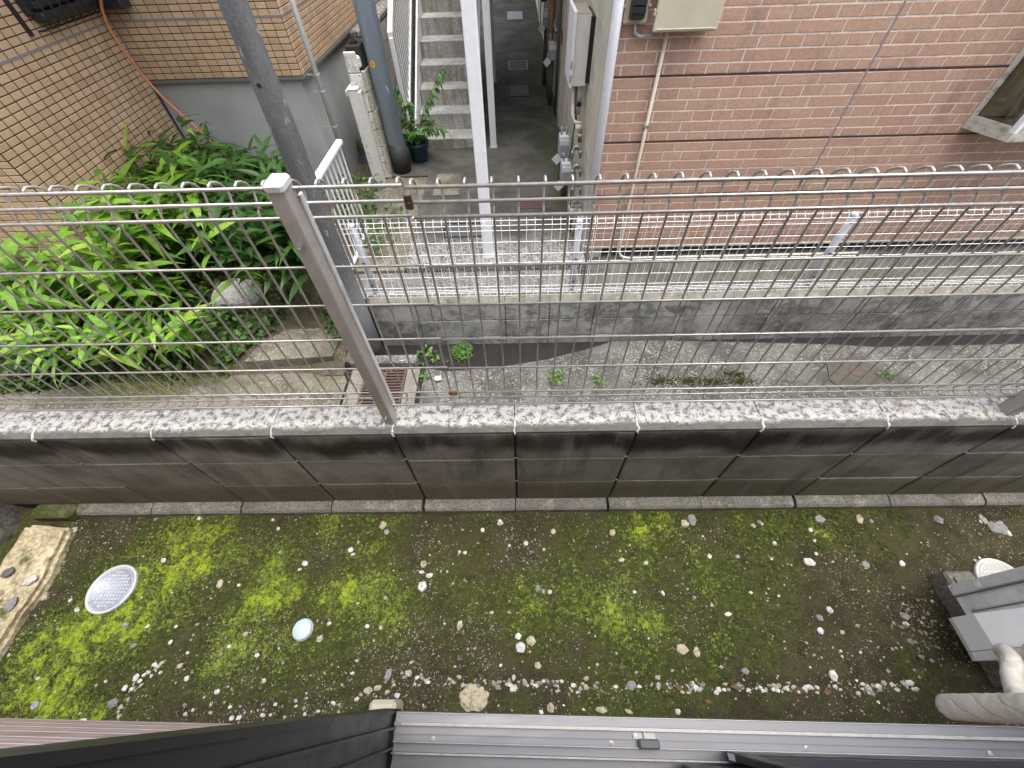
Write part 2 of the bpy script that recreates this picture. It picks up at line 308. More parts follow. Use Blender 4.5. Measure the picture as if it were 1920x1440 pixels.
M = dict(
 nearblock=m_nearblock(), cap=m_cap(), farblock=m_farblock(), brick=m_brick(), ground=m_ground(), steps=m_steps(), corridor=m_corridor(),
 tile=m_tile('beige_tile', (.47,.325,.205), (.55,.39,.25), (.44,.30,.20)),
 grout=simple('brown_grout', (.055,.030,.022), .9, .2), lightgrout=simple('mortar_cream', (.68,.60,.52), .9, .12, dirt=(.34,.27,.22)),
 mortar=simple('pale_mortar', (.34,.33,.30), .95, .25, 60, dirt=(.20,.19,.17)), darkmortar=simple('dark_mortar', (.03,.028,.025), .95, .2),
 footing=concrete('footing_concrete', (.20,.19,.165), (.11,.105,.085), (.33,.31,.26), sc=8, moss=(.075,.08,.03), mlo=.55, mhi=.7),
 mossconc=concrete('mossy_concrete', (.16,.15,.10), (.09,.09,.04), (.25,.22,.14), sc=9, moss=(.07,.085,.02), mlo=.42, mhi=.6),
 kerb=concrete('lichen_kerb', (.52,.45,.29), (.27,.22,.13), (.72,.64,.42), sc=12, grit=70, moss=(.10,.10,.035), mlo=.52, mhi=.66),
 rock=concrete('dark_rock', (.115,.105,.09), (.055,.05,.042), (.17,.155,.135), sc=9, grit=60, bump=.006),
 asphalt=m_gravelconc('asphalt', (.026,.025,.024), (.017,.016,.015), (.10,.097,.094), .62, .70),
 path=m_gravelconc('path_concrete', (.120,.116,.102), (.050,.049,.040), (.38,.37,.36), .53, .63),
 pathgreen=m_gravelconc('terrace_concrete', (.135,.132,.112), (.078,.078,.058), (.27,.26,.23), .55, .66),
 slab=m_gravelconc('aggregate_slab', (.15,.147,.137), (.085,.083,.075), (.46,.46,.45), .52, .62),
 tanslab=m_gravelconc('tan_slab', (.185,.170,.130), (.095,.088,.058), (.36,.335,.28), .52, .62, 90),
 soil=concrete('bed_soil', (.105,.085,.06), (.055,.044,.03), (.16,.135,.10), sc=9, grit=90, bump=.008, moss=(.06,.065,.02)),
 galv=m_galv(), fence=m_metal('fence_paint', (.43,.405,.38), .36, .55), post=m_metal('post_paint', (.44,.415,.39), .36, .45, 25, .08, (.33,.30,.28)),
 postcap=simple('post_cap', (.60,.60,.585), .5, .08, dirt=(.3,.3,.29)), white=simple('white_paint', (.76,.77,.78), .5, .05, dirt=(.42,.40,.37), dlo=.6, dhi=.85),
 whitemesh=m_metal('white_mesh', (.88,.89,.90), .4, .0), greypipe=m_metal('grey_pipe', (.42,.44,.47), .45, .1, 30, .08, (.26,.27,.28)),
 pvc=simple('white_pvc', (.72,.73,.77), .4, .05, dirt=(.5,.49,.47), dlo=.6, dhi=.85), cream=simple('cream_paint', (.50,.455,.345), .55, .06, 12, dirt=(.42,.38,.28), dlo=.5, dhi=.85, st=(1,1,.3)),
 creamwall=concrete('cream_siding', (.60,.575,.48), (.42,.40,.32), None, sc=3, grit=90, amt=.5, gritv=.12, moss=(.30,.29,.20), mlo=.55, mhi=.75),
 heater=simple('heater_shell', (.66,.64,.585), .45, .05, 10, dirt=(.40,.37,.32), dirtsc=3), heatertop=simple('dusty_top', (.33,.28,.23), .8, .2, 25),
 dark=simple('dark_gap', (.012,.012,.013), .6, .2), black=simple('black_plastic', (.025,.027,.030), .3, .2),
 bluepole=m_metal('blue_grey_pole', (.46,.57,.72), .40, .0, 14, .12, (.42,.47,.54), (1,1,.12)),
 rustpost=simple('rusty_white_post', (.66,.64,.60), .6, .08, 20, dirt=(.36,.19,.08), dirtsc=7, dlo=.58, dhi=.68, st=(1,1,.35)),
 sandblock=concrete('sandy_block', (.42,.385,.32), (.30,.27,.21), (.62,.60,.56), sc=7, grit=60),
 whiteblock=concrete('flaking_white_block', (.66,.65,.61), (.36,.31,.24), (.8,.79,.76), sc=9, grit=60, bump=.006),
 stairblock=concrete('grey_block', (.36,.345,.31), (.22,.205,.175), (.45,.44,.41), sc=3, st=(1,1,.5)),
 lichentop=concrete('blackened_coping', (.20,.185,.16), (.05,.045,.04), (.72,.70,.66), sc=14, grit=60, bump=.01),
 plaster=concrete('grey_plaster', (.42,.44,.43), (.31,.32,.31), None, sc=1.6, grit=150, amt=.7, gritv=.06, bump=.0006),
 trim=m_metal('grey_trim', (.20,.21,.22), .4, .4), caulk=simple('grey_caulk', (.22,.20,.21), .7, .15, 40), seam=simple('dark_seam', (.07,.035,.03), .8, .2),
 orange=simple('orange_pipe', (.42,.145,.06), .35, .08), pot=simple('teal_pot', (.018,.050,.075), .4, .2, 25, dirt=(.05,.06,.07)),
 potsoil=simple('pot_soil', (.03,.024,.018), .95, .4, 90), stem=simple('green_stem', (.10,.13,.035), .6, .2), woodstem=simple('brown_stem', (.12,.085,.05), .8, .25, 60),
 bamboo=m_leaf('bamboo_leaf', (.065,.175,.022), (.23,.40,.042), trans=.28), bamboodark=m_leaf('dark_and_shaded_leaf', (.022,.065,.014), (.055,.135,.022)),  # bamboodark: dark green shoots, and shade painted into the undergrowth
 ivy=m_leaf('ivy_leaf', (.035,.085,.022), (.115,.205,.05), trans=.2), fern=m_leaf('fern_leaf', (.050,.14,.025), (.10,.24,.04), trans=.3),
 nandina=m_leaf('shrub_leaf', (.045,.13,.035), (.13,.28,.06), trans=.3), weed=m_leaf('weed_leaf', (.06,.15,.02), (.13,.26,.04), trans=.25),
 mosst=m_leaf('moss_tuft', (.095,.125,.018), (.28,.34,.048), trans=.15, rough=.8), mossd=m_leaf('dark_moss_tuft', (.036,.046,.011), (.085,.100,.022), trans=.1, rough=.9),
 straw=simple('dry_straw', (.30,.23,.13), .85, .3, 60), deadleaf=simple('dead_leaf', (.155,.088,.058), .8, .3, 50), drygrass=m_leaf('grass_blade', (.09,.15,.035), (.30,.27,.10), trans=.2),
 grate=simple('rusty_grate', (.085,.055,.045), .75, .25, 40, dirt=(.16,.09,.06)), lid=m_metal('aluminium_lid', (.42,.45,.53), .4, .2, 50, .1, (.40,.43,.50)), lidrim=m_metal('lid_rim', (.60,.61,.62), .35, .15, 50, .05),
 bluecap=simple('pale_blue_cap', (.55,.66,.70), .5, .06, 40), sash=m_metal('bronze_aluminium', (.048,.046,.045), .38, .55, 20, .1), sill=m_metal('skylit_sill_aluminium', (.19,.19,.20), .40, .7, 14, .14, (.32,.31,.31), (.15,1,1)),  # sill metal coloured lighter than the frame to stand in for sky reflection
 sillbright=m_metal('pale_aluminium', (.36,.35,.325), .4, .5, 60, .15), siding=simple('pink_siding', (.66,.52,.49), .6, .08, 15, dirt=(.40,.29,.27)), sidinggap=simple('siding_gap', (.62,.53,.50), .7, .1),
 screen=simple('dark_screen', (.030,.034,.048), .55, .15, 80), acshell=simple('ac_shell', (.86,.87,.84), .45, .04, 10, dirt=(.42,.42,.39), dirtsc=3), accover=simple('ac_cover', (.86,.87,.85), .45, .03),
 tape=m_tape(),  rubber=simple('grey_rubber', (.18,.17,.155), .8, .15), paper=simple('paper_tag', (.80,.82,.84), .7, .03),
 yellow=simple('yellow_sticker', (.75,.42,.03), .5, .05), frame=simple('weathered_frame', (.50,.48,.41), .6, .12, 20, dirt=(.24,.245,.19), dirtsc=14, dlo=.5, dhi=.66), card=simple('cardboard', (.50,.37,.22), .8, .06, 12), dusty=simple('dusty_sill', (.42,.37,.29), .9, .2, 40, dirt=(.10,.09,.08), dirtsc=12, dlo=.58, dhi=.66),
 copper=simple('brown_lagging', (.27,.19,.135), .7, .15), steel=m_metal('zinc_fitting', (.42,.42,.41), .4, .7, 60, .2), rust=simple('rusty_fitting', (.20,.10,.055), .8, .25, 50), lag=simple('cream_lagging', (.62,.56,.46), .7, .1, 20, dirt=(.42,.35,.25)), mhole=concrete('rough_concrete', (.21,.195,.165), (.12,.11,.09), None, sc=12, grit=70),
 redcover=simple('red_iron_cover', (.10,.055,.045), .7, .2, 40), ironcover=simple('iron_cover', (.085,.085,.08), .6, .25, 40), bagw=simple('clear_bag', (.66,.67,.70), .3, .1), room=simple('room_wall', (.35,.33,.30), .9, .05),
)
def stonemat(nm, cs):
    t = NT(nm); r_ = t.math('FRACT', t.math('ADD', t.n('ObjectInfo').outputs['Random'], t.geo.outputs['Random Per Island']))
    col = t.mix(t.rng(r_, 0, 1, 0, 1, False), cs[0], cs[1]); col = t.mix(t.mul(t.rng(t.noise(75, 6, rough=.7), .48, .62), .75), col, cs[2])
    t.bump(t.math('ADD', t.noise(140, 4), t.noise(50, 4)), .006); return t.done(col, .85, .25)
M['st_white'] = stonemat('white_stone', ((.68,.66,.61), (.82,.81,.79), (.44,.40,.32)))
M['st_grey'] = stonemat('grey_stone', ((.27,.265,.255), (.42,.415,.405), (.19,.188,.182)))
M['st_tan'] = stonemat('tan_stone', ((.50,.43,.30), (.64,.58,.46), (.26,.20,.12)))
M['st_dark'] = stonemat('dark_stone', ((.10,.105,.11), (.17,.175,.18), (.07,.07,.07)))
M['st_pink'] = stonemat('pink_shard', ((.36,.25,.22), (.42,.31,.28), (.28,.19,.17)))
M['grit'] = stonemat('grit', ((.30,.26,.20), (.66,.62,.54), (.40,.34,.26)))

# ================================================================== SETTING
ZY, ZP, ZT = -0.022, -1.15, -0.72      # yard soil, sunken path, passage slab
YF, YD, XL, YB = 3.0, 2.05, -3.70, 4.25   # brick front, far block wall, tiled left face, tiled end face

def blobs_px(lst, z):
    out = []
    for u, v, rr, s_ in lst:
        s_ *= 1.0 if u < 560 else (.9 if u < 780 else .82)
        p = PZ(u, v, z); q = PZ(u + rr, v, z); out.append((p[0], p[1], abs(q[0] - p[0]), s_))
    return out
MOSS = blobs_px([(120,1210,100,.95),(200,1190,90,.95),(260,1120,65,.85),(330,1060,85,.95),(350,1010,65,.75),(420,1120,60,.6),(470,1110,85,.8),(540,1100,55,.6),
    (430,1210,55,.65),(330,1130,70,.8),(100,1300,100,.75),(60,1340,95,.9),(130,1345,65,.8),(250,1200,60,.5),(650,1110,65,.8),(690,1040,55,.65),(700,1100,65,.7),(740,1130,55,.65),
    (640,1150,45,.55),(860,1070,75,.42),(900,1120,65,.42),(1180,1060,75,.68),(1190,990,45,.95),(1165,1030,26,.9),(1120,1120,85,.55),(1150,1160,65,.6),(1230,1120,75,.55),
    (1230,1165,28,.9),(1330,1080,85,.45),(1420,990,60,.5),(1350,1200,65,.42),(1420,1220,55,.42),(1240,980,55,.65),(1540,990,32,.7),(980,1150,85,.35),(700,985,65,.55),
    (600,985,60,.45),(420,985,65,.55),(1100,1230,90,.3),(1300,1150,70,.4),(500,1190,60,.4)], 0.0)
def mossf(x, y):
    b = np.zeros_like(np.asarray(x, float))
    for bx, by, br, s_ in MOSS:
        d = ((x - bx)**2 + ((y - by)*1.15)**2) / br**2; b = np.maximum(b, s_ * np.exp(-d * .62))
    return np.clip(b * (.12 + 1.35*fbm(x, y, 11., 5)) + .60*(fbm(x + 3, y + 8, 5., 4) - .30) + .12*(fbm(x, y, 28., 3) - .5), 0, 1)
# drip line groove along the house
GRV = [PZ(u, v, 0)[:2] for u, v in ((330,1338),(480,1336),(600,1325),(690,1302),(780,1274),(880,1280),(1000,1283),(1190,1286),(1450,1292),(1600,1290),(1730,1283))]
GRV2 = [PZ(u, v, 0)[:2] for u, v in ((205,1345),(225,1310),(262,1262),(300,1240))]
def polydist(x, y, P):
    d = np.full(np.shape(x), 9.); 
    for a, b in zip(P[:-1], P[1:]):
        ab = b - a; t = np.clip(((x-a[0])*ab[0] + (y-a[1])*ab[1]) / (ab @ ab), 0, 1)
        d = np.minimum(d, np.hypot(x - a[0] - t*ab[0], y - a[1] - t*ab[1]))
    return d
def yardz(x, y):
    x = np.asarray(x, float); y = np.asarray(y, float)
    return (ZY + .020*(fbm(x, y, 4., 3) - .5) + .008*(fbm(x + 5, y, 22., 3) - .5) + .005*np.clip(mossf(x, y), 0, 1)
            - .014*np.exp(-(polydist(x, y, GRV)/.020)**2) - .014*np.exp(-(polydist(x, y, GRV2)/.02)**2))
nx, ny = 430, 84
gx, gy = np.meshgrid(np.linspace(-2.35, 2.5, nx), np.linspace(-.90, .0, ny)); gz = yardz(gx, gy)
idx = np.arange(nx*ny).reshape(ny, nx)
q = np.stack([idx[:-1,:-1], idx[:-1,1:], idx[1:,1:], idx[1:,:-1]], -1).reshape(-1, 4)
me = npmesh('yard_ground', np.stack([gx, gy, gz], -1).reshape(-1, 3), q, True)
at = me.attributes.new('moss', 'FLOAT', 'POINT'); at.data.foreach_set('value', mossf(gx, gy).astype(np.float32).ravel())
struct(put('yard_ground', me, M['ground']))
g0 = MB(); g0.add([(-60,-60,-1.6),(60,-60,-1.6),(60,60,-1.6),(-60,60,-1.6)], [(0,1,2,3)]); struct(g0.build('ground', M['soil']))
def slabpoly(name, pts, z, m, th=.12, kind=True):
    b = MB(); b.prism([tuple(p[:2]) for p in pts], 2, z - th, z); o = b.build(name, m); return struct(o) if kind else o
slabpoly('sunken_path', [(-6.5,.10),(8,.10),(8,YD+.05),(-6.5,YD+.05)], ZP, M['asphalt'], .3)
edge = [PZ(u, v, ZP) for u, v in ((800,692),(835,699),(900,694),(960,687),(1030,675),(1100,657),(1150,642),(1240,640))]
slabpoly('path_paving', [(8,.14),(8,1.93),(3.4,1.90)] + [tuple(PZ(1560,648,ZP)[:2])] + edge[::-1] + [(-.86,1.50),(-.86,.14)], ZP + .016, M['path'], .05)
slabpoly('left_path_paving', [(-6.5,.14),(-1.56,.14),(-1.56,1.60),(-1.62,1.70),(-2.6,1.69),(-3.4,1.62),(-6.5,1.62)], ZP + .016, M['tanslab'], .05)
# terrace in front of the brick house, passage slab, tan strip
slabpoly('terrace', [(.63,2.14),(9,2.14),(9,3.2),(.63,3.2)], -.86, M['pathgreen'], .5)
slabpoly('front_strip', [(-1.62,2.14),(.625,2.14),(.625,2.68),(-1.62,2.68)], -.765, M['slab'], .4)
slabpoly('tan_strip', [(-1.72,2.69),(-1.11,2.69),(-1.13,4.66),(-1.72,4.66)], -.738, M['tanslab'], .4)
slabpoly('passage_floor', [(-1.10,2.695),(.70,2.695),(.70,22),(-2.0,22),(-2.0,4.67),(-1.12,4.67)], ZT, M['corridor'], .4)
# planting bed
bx, by = np.meshgrid(np.linspace(-7, -1.60, 110), np.linspace(1.66, 5.2, 80))
def bedz(x, y): return -1.03 + .25*np.clip((np.asarray(y) - 2.1)/1.3, 0, 1) + .07*(fbm(x, y, 3., 4) - .5) + .03*(fbm(x, y, 14., 3) - .5) - .10*np.clip((1.85 - np.asarray(y))/.15, 0, 1)
bi = np.arange(bx.size).reshape(bx.shape); q = np.stack([bi[:-1,:-1], bi[:-1,1:], bi[1:,1:], bi[1:,:-1]], -1).reshape(-1, 4)
struct(put('planting_bed', npmesh('planting_bed', np.stack([bx, by, bedz(bx, by)], -1).reshape(-1,3), q, True), M['soil']))

# ================================================================== NEAR BLOCK WALL
w = thing('block_wall', 'blackened three-course concrete block wall with a white-lichened top carrying the wire fence', 'wall', (0, .06, 0))
b = MB(); b.box((-7, .006, -1.3), (7, .119, .578)); b.build('mortar_core', M['darkmortar'], w)
def blockmesh(name, L, H, D, c=.004): return MB().bbox((-L/2, 0, -H/2), (L/2, D, H/2), c).mesh(name)
bmesh_ = {h: blockmesh('block', .391, h - .004, .05) for h in (.2,)}
full = bmesh_[.2]; low = blockmesh('low_block', .391, .174, .05)
ZC = .578
for k in range(-8, 9):
    x = k*.4 + .2
    for r_, z in enumerate((.300+.0, .490)):
        pass
RZ = [(.0, .197, .1985), (.4, 0, 0)]
rows = [(.024, .2), (.2, .4), (.4, .5785)]
for lo_, hi_ in rows:
    me = MB().bbox((-.1955, 0, lo_ + .002), (.1955, .05, hi_ - .002), .0035).mesh('block')
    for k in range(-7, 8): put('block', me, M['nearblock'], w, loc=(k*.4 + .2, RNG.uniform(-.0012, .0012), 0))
b = MB()
for z in (.2, .4): b.box((-7, .0025, z - .0025), (7, .03, z + .0025))
b.build('bed_joint', M['mortar'], w)
capp = [(0,.5805),(0,.588),(.021,.600),(.100,.600),(.121,.586),(.121,.54),(0.01,.54)]
for k in range(-7, 8):
    me = MB(); 
    me.prism(capp, 0, k*.4 + .0015, k*.4 + .3985); me.build('coping', M['cap'], w)
b = MB()
for k in range(-6, 7):
    if random.random() < .75:
        b.tube([(k*.4+RNG.uniform(-.003,.003), y_, z_) for y_, z_ in ((-.001,.572),(-.0005,.582),(.006,.591),(.014,.596),(.022,.600),(.05,.6003))], [RNG.uniform(.0015,.005) for _ in range(5)] + [.001], 6)
b.build('mortar_blob', M['st_white'], w)
b = MB(); b.box((-7, .119, -1.3), (7, .1205, .54)); b.build('rear_face', M['farblock'], w)
# footing ledge
ft = thing('wall_footing', 'low concrete footing ledge along the foot of the dark block wall', 'footing', (0, -.02, 0))
for k in range(-5, 8):
    x0 = k*.4 - .008 + RNG.uniform(-.004, .004); b = MB()
    b.prism([(-.044,-.09),(-.044,.006),(-.036,.016),(-.02,.022),(.004,.024),(.004,-.09)], 0, x0 + .004, x0 + .396)
    b.build('footing_block', M['footing'], ft)
me = MB().bbox((-2.13, -.062, -.08), (-1.945, .0035, .035), .012); tag(me.build('mossy_stone', M['mossconc']), 'small moss-covered square stone at the left end of the wall footing', 'stone')

# ================================================================== WIRE FENCE ON THE NEAR WALL
fe = thing('wire_fence', 'grey-brown welded wire mesh fence with folded top standing on the near block wall', 'fence', (0, .085, .6))
y0 = .085; zr = [1.3595, 1.313, 1.289, 1.172, 1.060, .939, .818, .699, .653, .659]; yr_ = [-.0205, .0135, 0, 0, 0, 0, 0, 0, .013, -.020]
prof = [(-.0175,.662),(-.0165,.654),(-.004,.646),(.011,.646),(.0165,.652),(.0165,.659),(.012,.668),(.004,.685),(.0045,.700),(.0045,.72),(.0045,1.278),(.0035,1.289),(.006,1.297),(.015,1.304),(.0185,1.312),(.0235,1.325),(.0235,1.338),(.016,1.351),(.004,1.360),(-.009,1.3650),(-.0175,1.3630),(-.0205,1.358)]
vw = MB().tube([(0, p[0], p[1]) for p in prof], .0026, 6).mesh('vertical_wire', True)
xs = [-.203 - .05*i for i in range(0, 34)] + [-.179 + .05*i for i in range(0, 40)]
for x in xs: put('vertical_wire', vw, M['fence'], fe, loc=(x, y0 + .0045, -.004 if x > -.19 else 0))
hl = MB().tube([(-1.92,0,0),(-.193,0,0)], .0029, 8).mesh('horizontal_wire', True); hr = MB().tube([(-.189,0,0),(1.80,0,0)], .0029, 8).mesh('horizontal_wire', True)
hl2 = MB().tube([(-1.92,0,0),(-.193,0,0)], .0037, 8).mesh('horizontal_wire', True); hr2 = MB().tube([(-.189,0,0),(1.80,0,0)], .0037, 8).mesh('horizontal_wire', True)
for i, z in enumerate(zr):
    yy = y0 + yr_[i]
    put('horizontal_wire', hl2 if i < 3 else hl, M['fence'], fe, loc=(0, yy, z)); put('horizontal_wire', hr2 if i < 3 else hr, M['fence'], fe, loc=(0, yy, z - .004))
def fence_post(x):
    b = MB(); b.bbox((x - .0155, .027, .596), (x + .0155, .070, 1.372), .0025); p = b.build('post', M['post'], fe)
    b = MB(); b.bbox((x - .0180, .0245, 1.366), (x + .0180, .0725, 1.385), .005); b.build('post_cap', M['postcap'], p)
    for z in (1.262, .645):
        b = MB(); b.tube([(x - .001, .0275, z), (x - .001, .0250, z)], .0072, 14); b.tube([(x - .001, .0255, z), (x - .001, .020, z)], .0050, 6); b.tube([(x - .001, .020, z), (x - .001, .015, z)], .0030, 8)
        b.build('bolt', M['steel'], p)
    for z in (1.291, .668):
        b = MB(); b.tube([(x - .022,.082,z-.02),(x - .025,.070,z-.024),(x - .014,.069,z-.02)], .003, 6); b.build('hook_clip', M['steel'], p)
    b = MB(); b.bbox((x + .0145, .067, .64), (x + .0205, .082, 1.345), .0015); b.build('post_flange', M['postcap'], p)
fence_post(-.409); fence_post(1.592)
b = MB(); b.bbox((-.199,.074,1.306),(-.183,.081,1.336),.002); b.tube([(-.19,.075,1.320),(-.19,.070,1.320)], .003, 8); jc = b.build('joint_clamp', simple('clamp_brown', (.10,.065,.05), .5, .2), fe)
b = MB(); b.bbox((-.205,.074,.690),(-.178,.081,.712),.003); b.tube([(-.19,.075,.70),(-.19,.070,.70)], .004, 8); b.build('joint_clamp', M['rust'], fe)

# ================================================================== FAR BLOCK WALL + WHITE MESH
w = thing('retaining_wall', 'pale grey mould-stained block wall below the white mesh fence', 'wall', (1, YD + .06, ZP))
b = MB(); b.box((-1.645, YD + .006, -1.5), (8, YD + .118, -.645)); b.build('mortar_core', M['darkmortar'], w)
FR = [(-1.30,-1.05),(-1.05,-.84),(-.84,-.645)]
for lo_, hi_ in FR:
    me = MB().bbox((-.197, 0, lo_ + .003), (.197, .05, hi_ - .003), .004).mesh('block')
    for k in range(-4, 18):
        x = .1 - .0 + k*.4
        if x - .2 < -1.66: continue
        put('block', me, M['farblock'], w, loc=(x + .005, YD + RNG.uniform(-.002,.002), 0))
cp = [(YD-.004,-.643),(YD-.004,-.628),(YD+.03,-.606),(YD+.10,-.606),(YD+.124,-.622),(YD+.124,-.643)]
for k in range(-4, 18):
    x = -.1 + k*.4
    if x < -1.65: continue
    b = MB(); b.prism(cp, 0, x + .006, x + .402); b.build('coping', M['footing'], w)
mf = thing('mesh_fence', 'white fine wire mesh fence with round grey posts above the grey retaining wall', 'fence', (1, 2.13, -.6))
ym = 2.12; mz = [.146,.102,.062,.020,-.078,-.185,-.268,-.400,-.506,-.541,-.574,-.607]
mp_ = [(.0,-.607),(.03,-.60),(.034,-.575),(.0,-.541),(.0,.02),(.0,.06),(.036,.092),(.036,.135),(.0,.146)]
def meshpanel(x0, x1):
    b = MB(); n = int(round((x1 - x0)/.0635))
    for i in range(n + 1):
        b.tube([(x0 + (x1 - x0)*i/n, ym + p[0], p[1]) for p in mp_], .0022, 4)
    for z in mz: b.tube([(x0 - .003, ym - .003, z), (x1 + .003, ym - .003, z)], .0025, 4)
    for z in (.12, -.59): b.tube([(x0, ym + .036, z), (x1, ym + .036, z)], .0029, 4)
    b.build('mesh_panel', M['whitemesh'], mf)
for x0 in (-1.385, .625, 2.635, 4.645): meshpanel(x0, x0 + 1.995)
for x in (-1.254, .50, 2.565, 4.6):
    b = MB(); b.tube([(x, ym + .055, -.75), (x, ym + .055, .045)], .027, 14); b.lathe([(.030,.0),(.030,.012),(.022,.026),(.0,.032)], (x, ym + .055, .04), 14); p = b.build('post', M['greypipe'], mf, True)
    for z in (.0, -.27, -.5):
        b = MB(); b.tube([(x - .012, ym + .03, z), (x + .012, ym + .03, z)], .006, 6); b.build('clip', M['dark'], p)

# ================================================================== BRICK HOUSE (right)
XC = .70
bh = thing('brick_house', 'pink brick-faced house behind the white mesh fence', 'house', (3, YF, -.86))
b = MB(); b.box((XC + .004, YF + .0032, -.72), (8, YF + .3, 3.0)); b.build('front_wall', M['lightgrout'], bh)
b = MB(); b.box((XC + .05, YF + .07, -.95), (8, YF + .3, -.72)); fo = b.build('foundation', M['ironcover'], bh)
b = MB(); b.box((XC - .01, YF - .012, -.735), (8, YF + .03, -.7205)); b.build('base_flashing', M['frame'], bh)
b = MB(); b.box((3.05, YF + .058, -.84), (3.55, YF + .069, -.755)); b.build('vent_opening', M['dark'], fo)
zs0 = .266; pr = .455/6; lx = PY(1299,156,YF)[0]; sx = PY(1272,179,YF)[0]; P1, P2 = .1585, .317; vcx = 2.656
br = []
for i in range(-13, 33):
    zlo = zs0 + i*pr; long_ = (i % 2 == 1)      # the row under each dark seam is a row of long bricks
    w_, ph = (P2, lx) if long_ else (P1, sx)
    k0 = int(math.floor((XC - ph)/w_)); k1 = int(math.ceil((6.4 - ph)/w_))
    for k in range(k0, k1):
        a, c = ph + k*w_ + .0042, ph + (k+1)*w_ - .0042; a = max(a, XC + .002)
        for a_, c_ in (((a, min(c, vcx - .008)), (max(a, vcx + .008), c)) if a < vcx < c else ((a, c),)):
            if c_ - a_ > .012: br.append((a_, c_, zlo + (.011 if i % 6 == 0 else .0044), zlo + pr - (.009 if i % 6 == 5 else .0044)))
def inview(p, m=20):
    u, v, d = proj(p); return d > 0 and -m < u < 1920 + m and -m < v < 1440 + m
def brickmesh(a, c, z0, z1, y1): 
    ch = .0025; L = c - a; H = z1 - z0
    vs = [(-L/2,.010,-H/2),(L/2,.010,-H/2),(L/2,.010,H/2),(-L/2,.010,H/2),(-L/2,ch,-H/2),(L/2,ch,-H/2),(L/2,ch,H/2),(-L/2,ch,H/2),(-L/2+ch,0,-H/2+ch),(L/2-ch,0,-H/2+ch),(L/2-ch,0,H/2-ch),(-L/2+ch,0,H/2-ch)]
    fs = [(8,9,10,11)] + [(4+i, 4+(i+1)%4, 8+(i+1)%4, 8+i) for i in range(4)] + [(i, (i+1)%4, 4+(i+1)%4, 4+i) for i in range(4)]
    return vs, fs
cache = {}; area = []
for t in br:
    cx, cz = (t[0]+t[1])/2, (t[2]+t[3])/2; u, v, d = proj((cx, YF, cz)); vis = inview((cx, YF, cz))
    area.append((t[1]-t[0])*(1.711-cz)/d**3 if vis else 0)
order = sorted(range(len(br)), key=lambda i: -area[i]); top = set(order[:300])
rest = MB()
for i, t in enumerate(br):
    cx, cz = (t[0]+t[1])/2, (t[2]+t[3])/2; jy = RNG.uniform(-.0008, .0008)
    vs, fs = brickmesh(*t, YF)
    if i in top:
        key = (round(t[1]-t[0],3), round(t[3]-t[2],4))
        if key not in cache: cache[key] = MB().add(vs, fs).mesh('brick')
        put('brick', cache[key], M['brick'], bh, loc=(cx, YF + jy, cz))
    else: rest.add([(p[0]+cx, p[1]+YF+jy, p[2]+cz) for p in vs], fs)
stuff(rest.build('brick_rows', M['brick'], bh))
for k in range(-2, 6):
    b = MB(); z = zs0 + k*.455; b.box((XC + .002, YF + .0012, z - .0045), (vcx - .007, YF + .02, z + .0095)); b.box((vcx + .007, YF + .0012, z - .0045), (6.4, YF + .02, z + .0095)); b.build('panel_joint', M['seam'], bh)
b = MB(); b.box((vcx - .0075, YF + .002, -.72), (vcx + .0075, YF + .03, 2.99)); b.build('sealant_joint', M['caulk'], bh)
b = MB(); b.box((XC - .012, YF - .004, -.72), (XC + .003, YF + .02, 3.0)); b.build('corner_trim', M['cream'], bh)
b = MB(); b.box((XC, YF + .022, -.95), (XC + .2, 22, 3.0)); sw = b.build('side_wall', M['creamwall'], bh)
b = MB()
for z in np.arange(-.70, 2.95, .152): b.box((XC - .0012, YF + .03, z), (XC + .01, 22, z + .005))
sub(b.build('siding_groove', M['lightgrout']), sw)
for y in (5.35, 8.8, 12.2):      # entrance doors along the passage
    b = MB(); b.bbox((XC - .035, y, ZT), (XC + .02, y + .06, 1.35), .006); b.bbox((XC - .035, y + .78, ZT), (XC + .02, y + .84, 1.35), .006); b.bbox((XC - .035, y, 1.30), (XC + .02, y + .84, 1.36), .006); d_ = b.build('door_frame', M['cream'], bh)
    b = MB(); b.bbox((XC - .015, y + .06, ZT + .02), (XC + .02, y + .78, 1.30), .004); b.build('door', M['heater'], d_)
    b = MB(); b.tube([(XC - .05, y + .68, .28), (XC - .05, y + .68, .42)], .008, 8); b.build('door_handle', M['black'], d_)
b = MB(); b.box((-.75, 5.2, 2.05), (XC + .2, 22, 2.2)); b.build('unseen_gallery', M['stairblock'], bh)  # unseen walkway slab at the stair head, added to darken the passage
b = MB(); b.box((XC + .2, YF + .3, -.9), (8, 22, 2.99)); b.build('inner_block', M['room'], bh)
b = MB(); b.box((XC - .15, YF - .08, 3.002), (8.3, 22, 3.12)); b.build('roof', M['trim'], bh)
# back of the passage
b = MB(); b.box((-3, 22, -1), (1, 22.3, 4)); struct(b.build('rear_wall', M['stairblock']))

